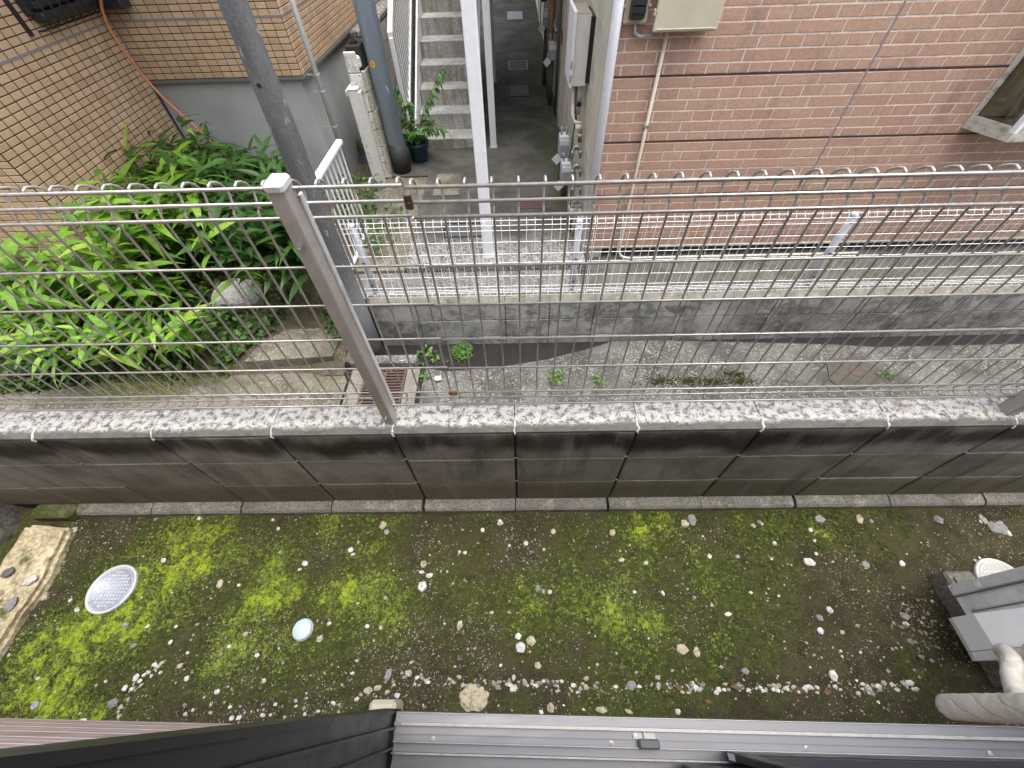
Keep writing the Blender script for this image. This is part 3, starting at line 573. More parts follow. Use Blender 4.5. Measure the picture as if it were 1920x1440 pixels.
# bay window
z1 = .371; bw = [(3.69, YF - .002), (3.83, 2.705), (5.35, 2.72), (5.49, YF - .002)]
bv = thing('bay_window', 'weathered aluminium bay window jutting from the brick wall with card stacked inside', 'window', (4.5, 2.85, z1))
b = MB(); b.prism(bw, 2, z1 - .055, z1); b.build('sill', M['frame'], bv)
b = MB(); b.prism([(3.725, YF - .004), (3.855, 2.735), (5.33, 2.75), (5.45, YF - .004)], 2, z1 + .001, z1 + .022); b.build('sill_floor', M['dusty'], bv)
def bar(p, q, z0, z1_, wd, m, nm, dep=.03):
    p = np.array(p); q = np.array(q); d = (q - p)/np.linalg.norm(q - p); n = np.array([d[1], -d[0]]) * dep
    b = MB(); b.prism([tuple(p), tuple(p + d*wd), tuple(p + d*wd - n), tuple(p - n)], 2, z0, z1_); return b.build(nm, m, bv)
P0, P1_, P2_, P3 = [np.array(p) for p in bw]
bar(P0, P1_, z1 + .0015, 1.6, .035, M['frame'], 'wall_stile'); bar(P1_, P0, z1 + .0015, 1.6, .035, M['white'], 'corner_mullion', -.03)
bar(P1_, P2_, z1 + .0015, 1.6, .035, M['white'], 'corner_mullion'); bar(P2_, P1_, z1 + .0015, 1.6, .04, M['white'], 'corner_mullion', -.03)
b = MB(); d = (P1_ - P0)/np.linalg.norm(P1_ - P0); n = np.array([-d[1], d[0]])
for zz in ((z1 + .0015, z1 + .04),): b.prism([tuple(P0 + d*.036), tuple(P1_ - d*.036), tuple(P1_ - d*.036 + n*.03), tuple(P0 + d*.036 + n*.03)], 2, *zz); b.prism([tuple(P1_ + (P2_-P1_)*.03), tuple(P2_ - (P2_-P1_)*.03), tuple(P2_ - (P2_-P1_)*.03 + (0,.03)), tuple(P1_ + (P2_-P1_)*.03 + (0,.03))], 2, *zz)
b.build('bottom_rail', M['frame'], bv)
gl = NT('window_glass'); gl.b.inputs['Transmission Weight'].default_value = 0; 
tr = gl.n('BsdfTransparent'); tr.inputs['Color'].default_value = (.86,.88,.86,1); mx = gl.n('MixShader'); fr = gl.n('Fresnel'); fr.inputs['IOR'].default_value = 1.45
gg = gl.n('BsdfGlossy'); gg.inputs['Roughness'].default_value = .02
gl.t.links.new(fr.outputs[0], mx.inputs[0]); gl.t.links.new(tr.outputs[0], mx.inputs[1]); gl.t.links.new(gg.outputs[0], mx.inputs[2]); gl.t.links.new(mx.outputs[0], gl.t.nodes['Material Output'].inputs['Surface'])
M['glass'] = gl.m
b = MB(); pa, pb = P0 + d*.036 + n*.012, P1_ - d*.036 + n*.012; b.prism([tuple(pa), tuple(pb), tuple(pb + n*.004), tuple(pa + n*.004)], 2, z1 + .041, 1.6); b.build('pane', M['glass'], bv)
pa, pb = P1_ + (P2_-P1_)*.03 + (0,.012), P2_ - (P2_-P1_)*.03 + (0,.012); b = MB(); b.prism([tuple(pa), tuple(pb), tuple(pb + (0,.004)), tuple(pa + (0,.004))], 2, z1 + .041, 1.6); b.build('pane', M['glass'], bv)
b = MB(); b.prism(bw, 2, 1.6, 1.7); b.build('top_cover', M['frame'], bv)
b = MB(); b.bbox((3.735, YF - .03, z1 + .03), (5.45, YF - .006, 1.59), .004); b.build('back_board', M['card'], bv)
c_ = thing('cardboard', 'folded tan cardboard sheets leaning inside the bay window', 'cardboard', (4.05, 2.9, z1 + .03))
for i, (x, y, a, h, wd) in enumerate(((3.93,2.93,.9,.42,.22),(3.98,2.90,.5,.30,.30),(4.10,2.90,.2,.50,.34))):
    b = MB(); Mx = Matrix.Translation((x, y, z1 + .026)) @ Matrix.Rotation(a, 4, 'Z') @ Matrix.Rotation(-.12, 4, 'X'); b.box((0,0,0),(wd,.006,h),Mx); b.build('sheet', M['card'], c_)

# things fixed on the brick house
x = .715; dp = thing('white_downpipe', 'white PVC downpipe at the left corner of the pink brick house', 'pipe', (x, 2.925, -.86))
b = MB(); b.tube([(x,2.925,-.88),(x,2.925,2.9)], .036, 18); b.build('pipe', M['pvc'], dp, True)
for z in (-.02, -.66, 1.4):
    b = MB(); b.tube([(x,2.925,z),(x,2.925,z + .016)], .040, 18); b.box((x - .008, 2.95, z), (x + .008, 3.0, z + .016)); b.build('clamp', M['greypipe'], dp)
cd_ = thing('conduit', 'thin cream conduit running down the brick wall and along its foot', 'pipe', (1.085, 2.975, -.84))
pts = [(1.095,2.975,1.1),(1.085,2.975,0),(1.080,2.975,-.70),(1.085,2.972,-.77),(1.105,2.968,-.81),(1.14,2.965,-.835),(1.2,2.962,-.842),(2.2,2.962,-.842),(3.4,2.965,-.842),(3.6,2.97,-.842)]
b = MB(); b.tube(pts, .0135, 10); b.build('tube', M['lag'], cd_, True)
for z in (.39, -.35):
    b = MB(); b.box((1.062,2.957,z),(1.108,2.9985,z + .018)); b.build('saddle_clip', M['steel'], cd_)
mb = thing('meter_box', 'large cream electricity box on the brick wall with its cover closed', 'box', (1.18, 2.93, 1.0))
b = MB(); b.bbox((.985,2.905,1.012),(1.385,2.998,1.62),.006); b.build('body', M['cream'], mb)
b = MB(); b.bbox((.965,2.880,1.000),(1.398,2.906,1.64),.007); cv = b.build('cover', M['cream'], mb)
b = MB(); b.bbox((.985,2.876,1.012),(1.38,2.881,1.020),.002); b.tube([(.957,2.90,1.09),(.957,2.882,1.09),(.957,2.882,1.115),(.957,2.90,1.115)], .006, 6); b.build('latch', M['cream'], cv)
mt = thing('power_meter', 'black louvred power meter in a cream frame next to the white downpipe', 'meter', (.85, 2.95, 1.0))
b = MB(); b.bbox((.768,2.955,1.036),(.932,2.998,1.5),.005); b.build('back_plate', M['cream'], mt)
b = MB(); b.bbox((.798,2.905,1.062),(.902,2.954,1.48),.012); b.build('case', M['black'], mt)
for z in (1.10,1.14,1.18,1.22):
    b = MB(); b.box((.802,2.895,z),(.898,2.904,z + .028), None); b.build('louvre', M['black'], mt)
b = MB()
for xx in (.768,.932): b.tube([(xx,2.952,1.13),(xx,2.945,1.13)], .010, 8)
b.build('screw', M['cream'], mt)
b = MB(); b.tube([(.86,2.975,1.04),(.865,2.972,.985),(.90,2.972,.965),(.985,2.975,.965)], .010, 8); b.build('cable', M['greypipe'], mt, True)

# ---- passage pipework
hw = thing('water_heater', 'slim cream water heater box hung on the side wall of the passage', 'water heater', (.6, 3.9, .46))
b = MB(); b.bbox((.545,3.72,.470),(.668,4.15,.96),.004); b.build('case', M['heater'], hw)
b = MB(); b.bbox((.520,3.71,.462),(.547,4.16,.985),.004); fp = b.build('front_panel', M['white'], hw)
b = MB(); b.box((.545,3.722,.960),(.668,4.148,.9635)); b.build('top', M['heatertop'], hw)
for z in (.50,.60): b = MB(); b.box((.5185,3.708,z),(.5215,3.7095,z+.05)); b.box((.527,3.7075,z),(.533,3.7095,z+.06)); b.build('slot', M['dark'], fp)
b = MB(); b.box((.662,3.70,.5),(.697,4.10,.95)); b.build('shaded_gap_fill', M['dark'], hw)  # near-black fill painted in for the shaded gap between heater and wall
pw = thing('pipe_cluster', 'tangle of lagged pipes and valves under the cream water heater', 'pipes', (.62, 3.6, -.3))
def pipe(nm, pts, r_, m, par, n=8):
    b = MB(); b.tube(pts, r_, n); return b.build(nm, m, par, True)
pipe('lagged_pipe', [(.575,3.80,.47),(.575,3.79,.36),(.575,3.72,.25),(.60,3.66,.20),(.66,3.64,.20)], .017, M['lag'], pw)
pipe('lagged_pipe', [(.64,3.80,.47),(.64,3.80,.33)], .018, M['lag'], pw); pipe('valve', [(.64,3.80,.33),(.64,3.80,.29)], .022, M['black'], pw)
pipe('valve', [(.64,3.80,.29),(.64,3.80,.22)], .014, M['steel'], pw); pipe('lagged_pipe', [(.60,3.80,.47),(.60,3.80,.30),(.61,3.72,.2)], .014, M['rust'], pw)
pipe('lagged_pipe', [(.60,3.62,.17),(.655,3.62,.17)], .026, M['lag'], pw); pipe('valve', [(.65,3.60,.16),(.65,3.60,.05)], .020, M['rust'], pw); pipe('valve', [(.65,3.6,.10),(.65,3.6,.125)], .030, M['greypipe'], pw)
pipe('cable', [(.60,3.75,.46),(.597,3.66,.20),(.575,3.60,.0),(.56,3.62,-.10)], .006, M['black'], pw)
for i, (yy, zz) in enumerate(((3.55,.02),(3.42,-.10),(3.30,-.22),(3.20,-.34))):
    pipe('elbow', [(.585,yy,zz-.10),(.585,yy,zz-.03),(.60,yy,zz+.005),(.625,yy,zz+.012),(.65,yy,zz+.005),(.665,yy,zz-.03),(.665,yy,zz-.10)], .013, M['steel'], pw)
    for xx in (.585,.665): pipe('union_nut', [(xx,yy,zz-.06),(xx,yy,zz-.03)], .019, M['steel'], pw, 6)
    pipe('valve', [(.60,yy+.03,zz-.02),(.65,yy+.03,zz-.02)], .018, M['steel'], pw)
pipe('standpipe', [(.665,3.20,-.40),(.665,3.20,-.74)], .015, M['lag'], pw); pipe('standpipe', [(.62,3.22,-.42),(.62,3.22,-.74)], .015, M['lag'], pw)
pipe('standpipe', [(.585,3.20,-.40),(.585,3.20,-.52)], .024, M['greypipe'], pw, 12); pipe('standpipe', [(.59,3.3,-.3),(.59,3.3,-.74)], .012, M['copper'], pw)
pipe('standpipe', [(.685,3.12,-.45),(.685,3.12,-.80)], .018, M['lag'], pw)
def gasmeter(x, y, z, lab):
    g = thing('gas_meter', lab, 'meter', (x, y, z))
    b = MB(); b.bbox((x-.055,y-.09,z),(x+.06,y+.09,z+.20),.012); b.build('case', M['greypipe'], g)
    b = MB(); b.bbox((x-.05,y-.096,z+.13),(x+.055,y-.086,z+.19),.004); b.build('dial_cover', M['white'], g)
    b = MB(); b.bbox((x-.05,y-.07,z+.198),(x+.05,y+.07,z+.215),.004); b.build('top_plate', M['white'], g)
    for dx in (-.03,.03): pipe('inlet_pipe', [(x+dx,y,z+.21),(x+dx,y,z+.30)], .014, M['steel'], g)
    b = MB(); T = Matrix.Translation((x-.075,y-.10,z-.01)) @ Matrix.Rotation(.78, 4, 'Y'); b.box((-.045,-.0008,-.045),(.045,.0008,.045),T); b.build('paper_tag', M['paper'], g)
    pipe('drop_pipe', [(x,y,z),(x,y,ZT+.02)], .035, M['ironcover'], g, 14)
gasmeter(.585, 4.02, -.52, 'nearest grey gas meter low on the passage wall with a white paper tag')
gasmeter(.585, 4.42, -.40, 'second grey gas meter behind the nearest one beside the passage wall')
gasmeter(.60, 7.0, -.10, 'grey gas meter on the passage wall in front of the rusty pipes')
gasmeter(.56, 8.0, .10, 'grey gas meter deep in the passage above a dark drop pipe')
fp2 = thing('far_pipes', 'dark rusty pipes on the passage wall beyond the doors', 'pipes', (.6, 7.6, -.3))
pipe('pipe', [(.60,7.35,-.70),(.60,7.35,-.28)], .040, M['ironcover'], fp2, 14); pipe('joint', [(.60,7.35,-.28),(.60,7.35,-.20)], .055, M['ironcover'], fp2, 14)
pipe('pipe', [(.60,7.35,-.2),(.60,7.35,.30),(.61,7.5,.55)], .035, M['copper'], fp2); pipe('pipe', [(.56,7.4,-.1),(.56,7.4,.4)], .02, M['copper'], fp2); pipe('pipe', [(.64,7.6,.1),(.64,7.6,.7)], .03, M['copper'], fp2)
pipe('pipe', [(.65,8.6,.0),(.65,8.6,1.0)], .05, M['copper'], fp2); pipe('pipe', [(.60,9.3,.2),(.60,9.3,1.2)], .06, M['ironcover'], fp2)
for yy in (6.6, 7.9, 8.3): pipe('pipe', [(.66,yy,-.7),(.66,yy,.9)], .022, M['ironcover'], fp2); pipe('elbow', [(.62,yy,.3),(.60,yy+.1,.36),(.64,yy+.3,.38)], .02, M['steel'], fp2)
b = MB(); b.bbox((.50,9.6,.35),(.68,10.0,.85),.01); b.build('box', M['heatertop'], fp2)

# covers in the passage floor
def cover(x0, y0, x1, y1, z, lab, m, mf, nm='drain_cover'):
    g = thing(nm, lab, 'cover', ((x0+x1)/2, (y0+y1)/2, z)); b = MB(); t = .018
    b.box((x0,y0,z),(x1,y0+t,z+.007)); b.box((x0,y1-t,z),(x1,y1,z+.007)); b.box((x0,y0+t,z),(x0+t,y1-t,z+.007)); b.box((x1-t,y0+t,z),(x1,y1-t,z+.007)); b.build('frame', mf, g)
    b = MB(); b.box((x0+t+.004,y0+t+.004,z),(x1-t-.004,y1-t-.004,z+.0045)); b.build('lid', m, g); return g
cover(-1.02, 4.12, -.66, 4.72, ZT, 'square concrete-filled inspection cover in front of the white stairs', M['tanslab'], M['ironcover'])
cover(-.78, 3.22, -.30, 3.50, ZT, 'dark wet drain cover in the slab left of the tall white post', M['ironcover'], M['dark'])
cover(.02, 3.78, .40, 4.06, ZT, 'rusty red iron cover in the passage floor beyond the fence', M['redcover'], M['ironcover'])
cover(-.08, 7.5, .30, 8.1, ZT, 'nearest of the dark iron covers in the shaded passage', M['ironcover'], M['dark'])
cover(-.08, 9.0, .30, 9.6, ZT, 'middle iron cover in the shaded passage', M['ironcover'], M['greypipe'])
cover(-.15, 13.2, .30, 14.2, ZT, 'farthest iron cover at the end of the shaded passage', M['greypipe'], M['ironcover'])

# ================================================================== STAIRS
st = thing('outdoor_stairs', 'narrow stained concrete stairs climbing beside the white post', 'stairs', (-.9, 5.5, ZT))
zz, yy = ZT, 5.475
for i in range(11):
    h = .128 if i == 0 else .2; b = MB()
    b.bbox((-1.325, yy, zz - (.3 if i else 0) - .01), (-.545, yy + .66, zz + h), .007); b.build('step', M['steps'], st)
    zz += h; yy += .322
def stair_rail(x, lab, sgn):
    g = thing('stair_rail', lab, 'railing', (x, 5.4, ZT)); sl_ = .2/.322; ya, yb = 5.36, 8.6; zt = .53; zb = -.42
    def inc(z, wd, hh, nm, m):
        b = MB(); b.prism([(ya, z), (yb, z + sl_*(yb-ya)), (yb, z + sl_*(yb-ya) + hh), (ya, z + hh)], 0, x - wd/2, x + wd/2); return b.build(nm, m, g)
    inc(zt, .055, .05, 'handrail', M['white']); inc(zb, .035, .05, 'bottom_rail', M['white'])
    b = MB(); b.prism([(ya+.1, ZT-.1),(yb, ZT - .1 + sl_*(yb-ya-.1)),(yb, ZT+.27+sl_*(yb-ya-.1)),(ya+.1, ZT+.27)], 0, x + sgn*.062 - .012, x + sgn*.062 + .012); b.build('stringer', M['white'], g)
    b = MB(); b.bbox((x - .025, ya - .02, ZT), (x + .025, ya + .03, zt), .004); b.build('end_post', M['white'], g)
    for k in range(1, 30):
        y = ya + k*.108
        if y > yb: break
        b = MB(); b.tube([(x, y, zb + .04 + sl_*(y-ya)), (x, y, zt + sl_*(y-ya))], .0085, 6); b.build('baluster', M['white'], g)
stair_rail(-1.405, 'white barred railing on the left of the concrete stairs by the block wall', 1)
stair_rail(-.455, 'white barred railing on the right of the concrete stairs behind the tall post', -1)
def sqpost(x, y, z0, s_, lab, top=3.6):
    g = thing('white_post', lab, 'post', (x, y, z0)); b = MB(); b.bbox((x-s_/2,y-s_/2,z0),(x+s_/2,y+s_/2,top),.005); b.build('shaft', M['white'], g)
    b = MB(); b.bbox((x-s_/2-.012,y-s_/2-.012,z0-.002),(x+s_/2+.012,y+s_/2+.012,z0+.008),.003); b.build('base_plate', M['greypipe'], g)
sqpost(-.272, 2.90, ZT, .098, 'tall white square post nearest the wire fence', 2.0); sqpost(-.285, 5.50, ZT, .085, 'white square post standing right of the stairs at the passage mouth', 2.0)
sqpost(-.35, 8.3, ZT, .085, 'shaded white post deeper in the passage', 2.0)
b = MB(); b.box((-.36, 2.8, 2.0), (-.18, 9, 2.1)); tag(b.build('post_beam', M['white']), 'white beam across the heads of the white posts', 'beam')

# ---- block wall left of the stairs
bw2 = thing('garden_wall', 'grey concrete block wall running back beside the stairs with a crumbling white end', 'wall', (-1.68, 6, ZT))
b = MB(); b.box((-1.755, 4.70, -.9), (-1.605, 12, .60)); b.build('mortar_core', M['darkmortar'], bw2)
for r_ in range(7):
    z0_ = ZT - .02 + r_*.19
    for k in range(18):
        y = 4.66 + k*.4 - (0 if r_ % 2 == 0 else .0); m_ = M['sandblock'] if k < 1 else M['stairblock']
        if r_ == 6 and k < 1: continue
        b = MB(); b.bbox((-1.765, y + .003, z0_ + .003), (-1.597 + RNG.uniform(-.002,.002), y + .397, z0_ + .187), .004); b.build('block', m_, bw2)
b = MB(); 
for k in range(1, 8): b.bbox((-1.775, 4.66 + k*.8 - .4, .597), (-1.588, 4.66 + k*.8 + .395, .66), .015)
b.build('coping', M['lichentop'], bw2)
b = MB(); 
for k in range(7): b.bbox((-1.772 + RNG.uniform(-.004,.004), 4.63, ZT + k*.185), (-1.64 + RNG.uniform(-.006,.006), 4.662, ZT + .18 + k*.185), .008)
b.build('wall_end', M['whiteblock'], bw2)
b = MB(); b.bbox((-1.76,4.64,.42),(-1.62,4.98,.53),.02); b.build('broken_top', M['whiteblock'], bw2)
b = MB(); b.lathe([(.0,0),(.045,0),(.045,.10),(.030,.10),(.030,.03),(.0,.03)], (-1.69, 4.82, .53), 16); tag(b.build('pipe_stub', M['black']), 'short black pipe stub on top of the crumbling wall end', 'pipe')
gp = thing('gate_post', 'rust-streaked white steel gate post against the block wall end', 'post', (-1.74, 4.55, -.78))
b = MB(); b.bbox((-1.795,4.50,-.82),(-1.685,4.60,.27),.008); b.build('shaft', M['rustpost'], gp)
b = MB(); b.bbox((-1.80,4.495,.27),(-1.68,4.605,.285),.005); b.build('top_cap', M['rustpost'], gp)
b = MB(); b.bbox((-1.684,4.50,-.82),(-1.662,4.60,.25),.003); b.build('hinge_leaf', M['rustpost'], gp)
b = MB(); b.bbox((-1.93,4.80,.13),(-1.80,5.2,.19),.01); hood = tag(b.build('vent_hood', M['white']), 'white hood over the slatted vent behind the gate post', 'hood')
vt = thing('vent_grille', 'dark slatted vent grille under the white hood', 'vent', (-1.9, 4.95, -.1))
b = MB(); b.bbox((-1.92,4.86,-.40),(-1.82,5.16,.128),.004); b.build('body', M['ironcover'], vt)
for k in range(14):
    b = MB(); z = -.38 + k*.036; b.box((-1.915,4.845,z),(-1.815,4.866,z+.016)); b.build('slat', M['greypipe'], vt)
# poles
bp = thing('utility_pole', 'blue-grey steel pole with a black base sleeve and round yellow sticker', 'pole', (-1.475, 4.82, ZT))
b = MB(); b.tube([(-1.475,4.82,-.38),(-1.475,4.82,6)], .108, 28); b.build('shaft', M['bluepole'], bp, True)
b = MB(); b.tube([(-1.475,4.82,ZT-.02),(-1.475,4.82,-.375)], .113, 28); b.build('base_sleeve', simple('black_sleeve', (.030,.030,.032), .6, .15, 40), bp, True)
sp_ = PY(699,121,4.72); dirv = Vector((sp_[0]+1.475, 4.72-4.82, 0)).normalized(); c0 = Vector((-1.475,4.82,sp_[2])) + dirv*.1085
def disc(c, nrm, r_, th, m, nm, par):
    b = MB(); b.tube([tuple(c), tuple(Vector(c) + Vector(nrm)*th)], r_, 18); return b.build(nm, m, par)
s1 = disc(c0, dirv, .030, .003, M['yellow'], 'sticker', bp)
# the mark on the sticker: a small black 8-like sign
tx = bpy.data.curves.new('sticker_mark', 'FONT'); tx.body = '8'; tx.size = .042; tx.align_x = 'CENTER'; tx.align_y = 'CENTER'; tx.extrude = .0004
to = bpy.data.objects.new('sticker_mark', tx); COL.objects.link(to); tx.materials.append(M['black'])
dg = bpy.context.evaluated_depsgraph_get(); tm = bpy.data.meshes.new_from_object(to.evaluated_get(dg)); bpy.data.objects.remove(to)
Tm = Matrix.Translation(c0 + dirv*.0036) @ dirv.to_track_quat('Z', 'Y').to_matrix().to_4x4(); tm.transform(Tm); put('sticker_mark', tm, M['black'], s1)
b = MB(); rr_ = .1092; ang = math.atan2(-.1, .06)
for k in range(5): b.add([(-1.475+rr_*math.cos(ang+.05*k+t), 4.82+rr_*math.sin(ang+.05*k+t), PY(712,167,4.72)[2]+z) for t, z in ((0,.03-.02*k),(.05,.02-.02*k),(.05,-.0-.015*k),(0,.01-.018*k))], [(0,1,2,3)])
b.build('scraped_patch', M['white'], bp)
gpx, gpy = -1.385, 1.945
gv = thing('galvanised_pole', 'thick weathered galvanised pole standing at the left end of the grey retaining wall', 'pole', (gpx, gpy, ZP))
b = MB(); b.tube([(gpx + .026*(z - ZP), gpy, z) for z in np.linspace(ZP - .05, 6, 14)], [max(.055, .100 - .0138*(z - ZP)) for z in np.linspace(ZP - .05, 6, 14)], 32); b.build('shaft', M['galv'], gv, True)
hp_ = PY(486,160,gpy-.066); hgx = gpx + .026*(hp_[2] - ZP); hd = Vector((hp_[0]-hgx, -.066, 0)).normalized(); hc = Vector((hgx, gpy, hp_[2])) + hd*(.0985 - .0138*(hp_[2] - ZP)); disc(hc, hd, .011, .004, M['dark'], 'bolt_hole', gv)

# ---- white side railing left of the passage
rl = thing('side_railing', 'short white barred railing between the planting bed and the passage', 'railing', (-1.63, 3.1, ZT))
b = MB(); b.bbox((-1.662,2.05,.150),(-1.598,3.44,.195),.012); b.build('handrail', M['white'], rl)
b = MB(); b.bbox((-1.645,2.05,-.71),(-1.615,3.42,-.68),.004); b.build('bottom_rail', M['white'], rl)
for k in range(14):
    b = MB(); y = 3.40 - k*.102; b.tube([(-1.63,y,-.69),(-1.63,y,.16)], .0095, 8); b.build('baluster', M['white'], rl)

# ================================================================== TILED BUILDING (left)
tb = thing('tiled_building', 'beige small-tiled building with brown joints and a grey plaster base', 'building', (-4, 4, -1))
XR, YA = -2.11, 2.42; ZB = .461
b = MB(); b.box((-7, YA - .0015, -1.3), (XL + .0015, 9, 3.2)); b.build('side_block', M['grout'], tb)
b = MB(); b.box((XL + .002, YB - .0015, ZB), (XR + .0015, 12, 3.2)); b.build('overhang_block', M['grout'], tb)
b = MB(); b.box((XL + .0022, YB + .045, -1.3), (-2.165, 12, ZB - .001)); b.build('plaster_base', M['plaster'], tb)
b = MB(); b.box((XL + .008, YB - .012, ZB - .012), (XR + .014, YB + .02, ZB + .012)); b.box((XR - .02, YB + .0205, ZB - .012), (XR + .014, 12, ZB + .012)); b.build('bottom_trim', M['trim'], tb)
tiles = []      # (face, horizontal centre, z centre)
pz_ = .05; zband = .928; B0 = ZB + .016
def rowz(i): return B0 + i*pz_ + pz_/2
for i in range(-30, 45):
    z = rowz(i)
    if abs(z - zband) < .018: z = z
    for k in range(18): tiles.append(('A', YA + .052 + k*.1015, z))
    if i >= 0:
        for k in range(16): tiles.append(('B', XL + .058 + k*.0988, z))
        for k in range(60): tiles.append(('C', YB + .05 + k*.1, z))
    for k in range(22): tiles.append(('D', XL - .052 - k*.1, z))
def tmesh():
    vs, fs = brickmesh(-.0463, .0463, -.0217, .0217, 0); return vs, fs
tvs, tfs = tmesh(); tA = MB().add(tvs, tfs).mesh('tile'); tA.materials.append(M['tile'])
ROT = {'A': (0, 0, math.radians(90)), 'B': (0,0,0), 'C': (0,0,math.radians(90)), 'D': (0,0,0)}
def tpos(t):
    f, h, z = t; return {'A': (XL + .004, h, z), 'B': (h, YB - .004, z), 'C': (XR + .004, h, z), 'D': (h, YA - .004, z)}[f]
nrm = {'A': np.array([1,0,0.]), 'B': np.array([0,-1.,0]), 'C': np.array([1.,0,0]), 'D': np.array([0,-1.,0])}
ar = []
for t in tiles:
    p = np.array(tpos(t)); d = CAM - p; dd = np.linalg.norm(d); vis = inview(p, 0); u, v, _ = proj(p)
    hid = t[2] < -.15 and t[0] in 'AD'
    ar.append((nrm[t[0]] @ d)/dd**3 if vis and not hid else 0)
top = set(sorted(range(len(tiles)), key=lambda i: -ar[i])[:300]); rest = MB()
for i, t in enumerate(tiles):
    if abs(t[2] - zband) < .03 and t[0] in 'ABC':
        pass
    p = tpos(t)
    if i in top: put('tile', tA, None, tb, loc=p, rot=ROT[t[0]])
    else:
        if t[0] in 'AC': rest.add([(p[0]-v[1], p[1]+v[0], p[2]+v[2]) for v in tvs], tfs)
        else: rest.add([(p[0]+v[0], p[1]+v[1], p[2]+v[2]) for v in tvs], tfs)
stuff(rest.build('tile_rows', M['tile'], tb))
zb_ = B0 + 9*pz_      # joint line nearest to the band
b = MB(); b.box((XL - .004, YA - .006, zb_ - .008), (XL + .0075, YB - .008, zb_ + .008)); b.box((XL - .004, YB - .0075, zb_ - .008), (XR + .0075, YB + .004, zb_ + .008)); b.box((XR - .004, YB + .0041, zb_ - .008), (XR + .0075, 11, zb_ + .008)); b.build('sealant_band', M['caulk'], tb)
b = MB(); b.box((XL + .001, YB - .014, -1.2), (XL + .012, YB - .003, 3.19)); b.build('corner_sealant', M['caulk'], tb)
b = MB(); b.box((-7.2, YA - .05, 3.202), (XR + .05, 12.2, 3.3)); b.build('roof', M['trim'], tb)
# window grille
wg = thing('window_grille', 'black barred grille over the window on the beige tiled wall', 'grille', (XL + .1, 3.8, 1.05))
b = MB(); b.bbox((XL+.002,3.42,1.10),(XL+.05,4.16,2.2),.006); b.build('window_frame', M['black'], wg)
b = MB(); b.bbox((XL+.01,3.45,1.05),(XL+.115,4.10,1.115),.02); b.bbox((XL+.01,3.46,1.125),(XL+.10,4.09,1.175),.012); b.build('sill_box', M['black'], wg)
for k in range(8):
    y = 3.44 + k*.092; pipe('bar', [(XL+.155,y,2.2),(XL+.155,y,1.12),(XL+.145,y,1.06),(XL+.11,y,1.025),(XL+.05,y,1.012),(XL+.008,y,1.01)], .007, M['sash'], wg, 6)
for z in (1.25,1.7): pipe('cross_bar', [(XL+.148,3.40,z),(XL+.148,4.16,z)], .006, M['sash'], wg, 6)
b = MB(); b.bbox((XL+.002,3.335,1.0),(XL+.02,3.365,2.2),.003); b.build('side_rail', M['sash'], wg)
b = MB(); b.bbox((XL+.06,4.10,1.02),(XL+.30,YB-.012,1.14),.015); tag(b.build('bracket_box', M['black']), 'black box in the inner corner of the tiled building by the orange pipe', 'box')
dn = thing('grey_downspout', 'thin grey drainpipe on the right flank of the beige tiled building', 'pipe', (-2.0, 4.34, -.7))
b = MB(); b.tube([(-2.0,4.335,-.95),(-2.0,4.345,2.6)], .026, 14); b.build('pipe', simple('grey_vinyl', (.40,.405,.39), .5, .06), dn, True)
for z in (.31,.455,-.02):
    b = MB(); b.tube([(-2.0,4.34,z),(-2.0,4.34,z+.014)], .031, 14); b.box((-2.10,4.335,z),(-2.03,4.345,z+.012)); b.build('clamp', M['greypipe'], dn)
# orange pipe leaning out of the corner
ol = [PY(u, v, y) for u, v, y in ((186,-40,4.02),(190,15,4.02),(202,50,4.0),(232,95,3.97),(270,145,3.95),(312,190,3.92),(355,228,3.90),(400,270,3.87),(425,292,3.85),(440,330,3.84))]
op = MB(); P = []
for i in range(len(ol)-1):
    for t in np.linspace(0, 1, 5)[:-1]: P.append(ol[i]*(1-t) + ol[i+1]*t)
Pm = [P[0]] + [(P[i-1]+P[i]*2+P[i+1])/4 for i in range(1, len(P)-1)] + [P[-1]]
op.tube(Pm, .0125, 10); tag(op.build('orange_pipe', M['orange'], None, True), 'thin orange pipe drooping from the black grille into the bamboo', 'pipe')

# ================================================================== PLANTS
def leafmesh(name, L, Wd, droop, n=5, fold=.18, heart=False):
    vs = []; fs = []
    for i in range(n + 1):
        t = i/n; w = Wd*(math.sin(math.pi*min(1, t*1.02)**.62) if not heart else math.sin(math.pi*t**.5)) * (1 - t**6)
        if i == 0: w = Wd*.06
        if i == n: w = .0004
        x = L*t*(1 - .12*droop*t*t); z = -droop*L*.42*t*t + .0
        vs += [(x, -w/2, z + fold*w*.5), (x, 0, z), (x, w/2, z + fold*w*.5)]
    for i in range(n):
        a = i*3; fs += [(a, a+3, a+4, a+1), (a+1, a+4, a+5, a+2)]
    me = MB().add(vs, fs).mesh(name, True); return me
bl = [leafmesh('leaf', .215, .040, d, 6) for d in (.5, .9, 1.3)] + [leafmesh('leaf', .165, .034, d, 6) for d in (.3, .8)]
for m_ in bl: m_.materials.append(M['bamboo'])
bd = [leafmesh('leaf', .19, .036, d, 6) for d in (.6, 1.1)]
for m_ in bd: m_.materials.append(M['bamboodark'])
def inpoly(u, v, P):
    c = False; j = len(P) - 1
    for i in range(len(P)):
        if (P[i][1] > v) != (P[j][1] > v) and u < (P[j][0]-P[i][0])*(v-P[i][1])/(P[j][1]-P[i][1]) + P[i][0]: c = not c
        j = i
    return c
def eul(az, pitch, roll): return (Matrix.Rotation(az, 3, 'Z') @ Matrix.Rotation(pitch, 3, 'Y') @ Matrix.Rotation(roll, 3, 'X')).to_euler()
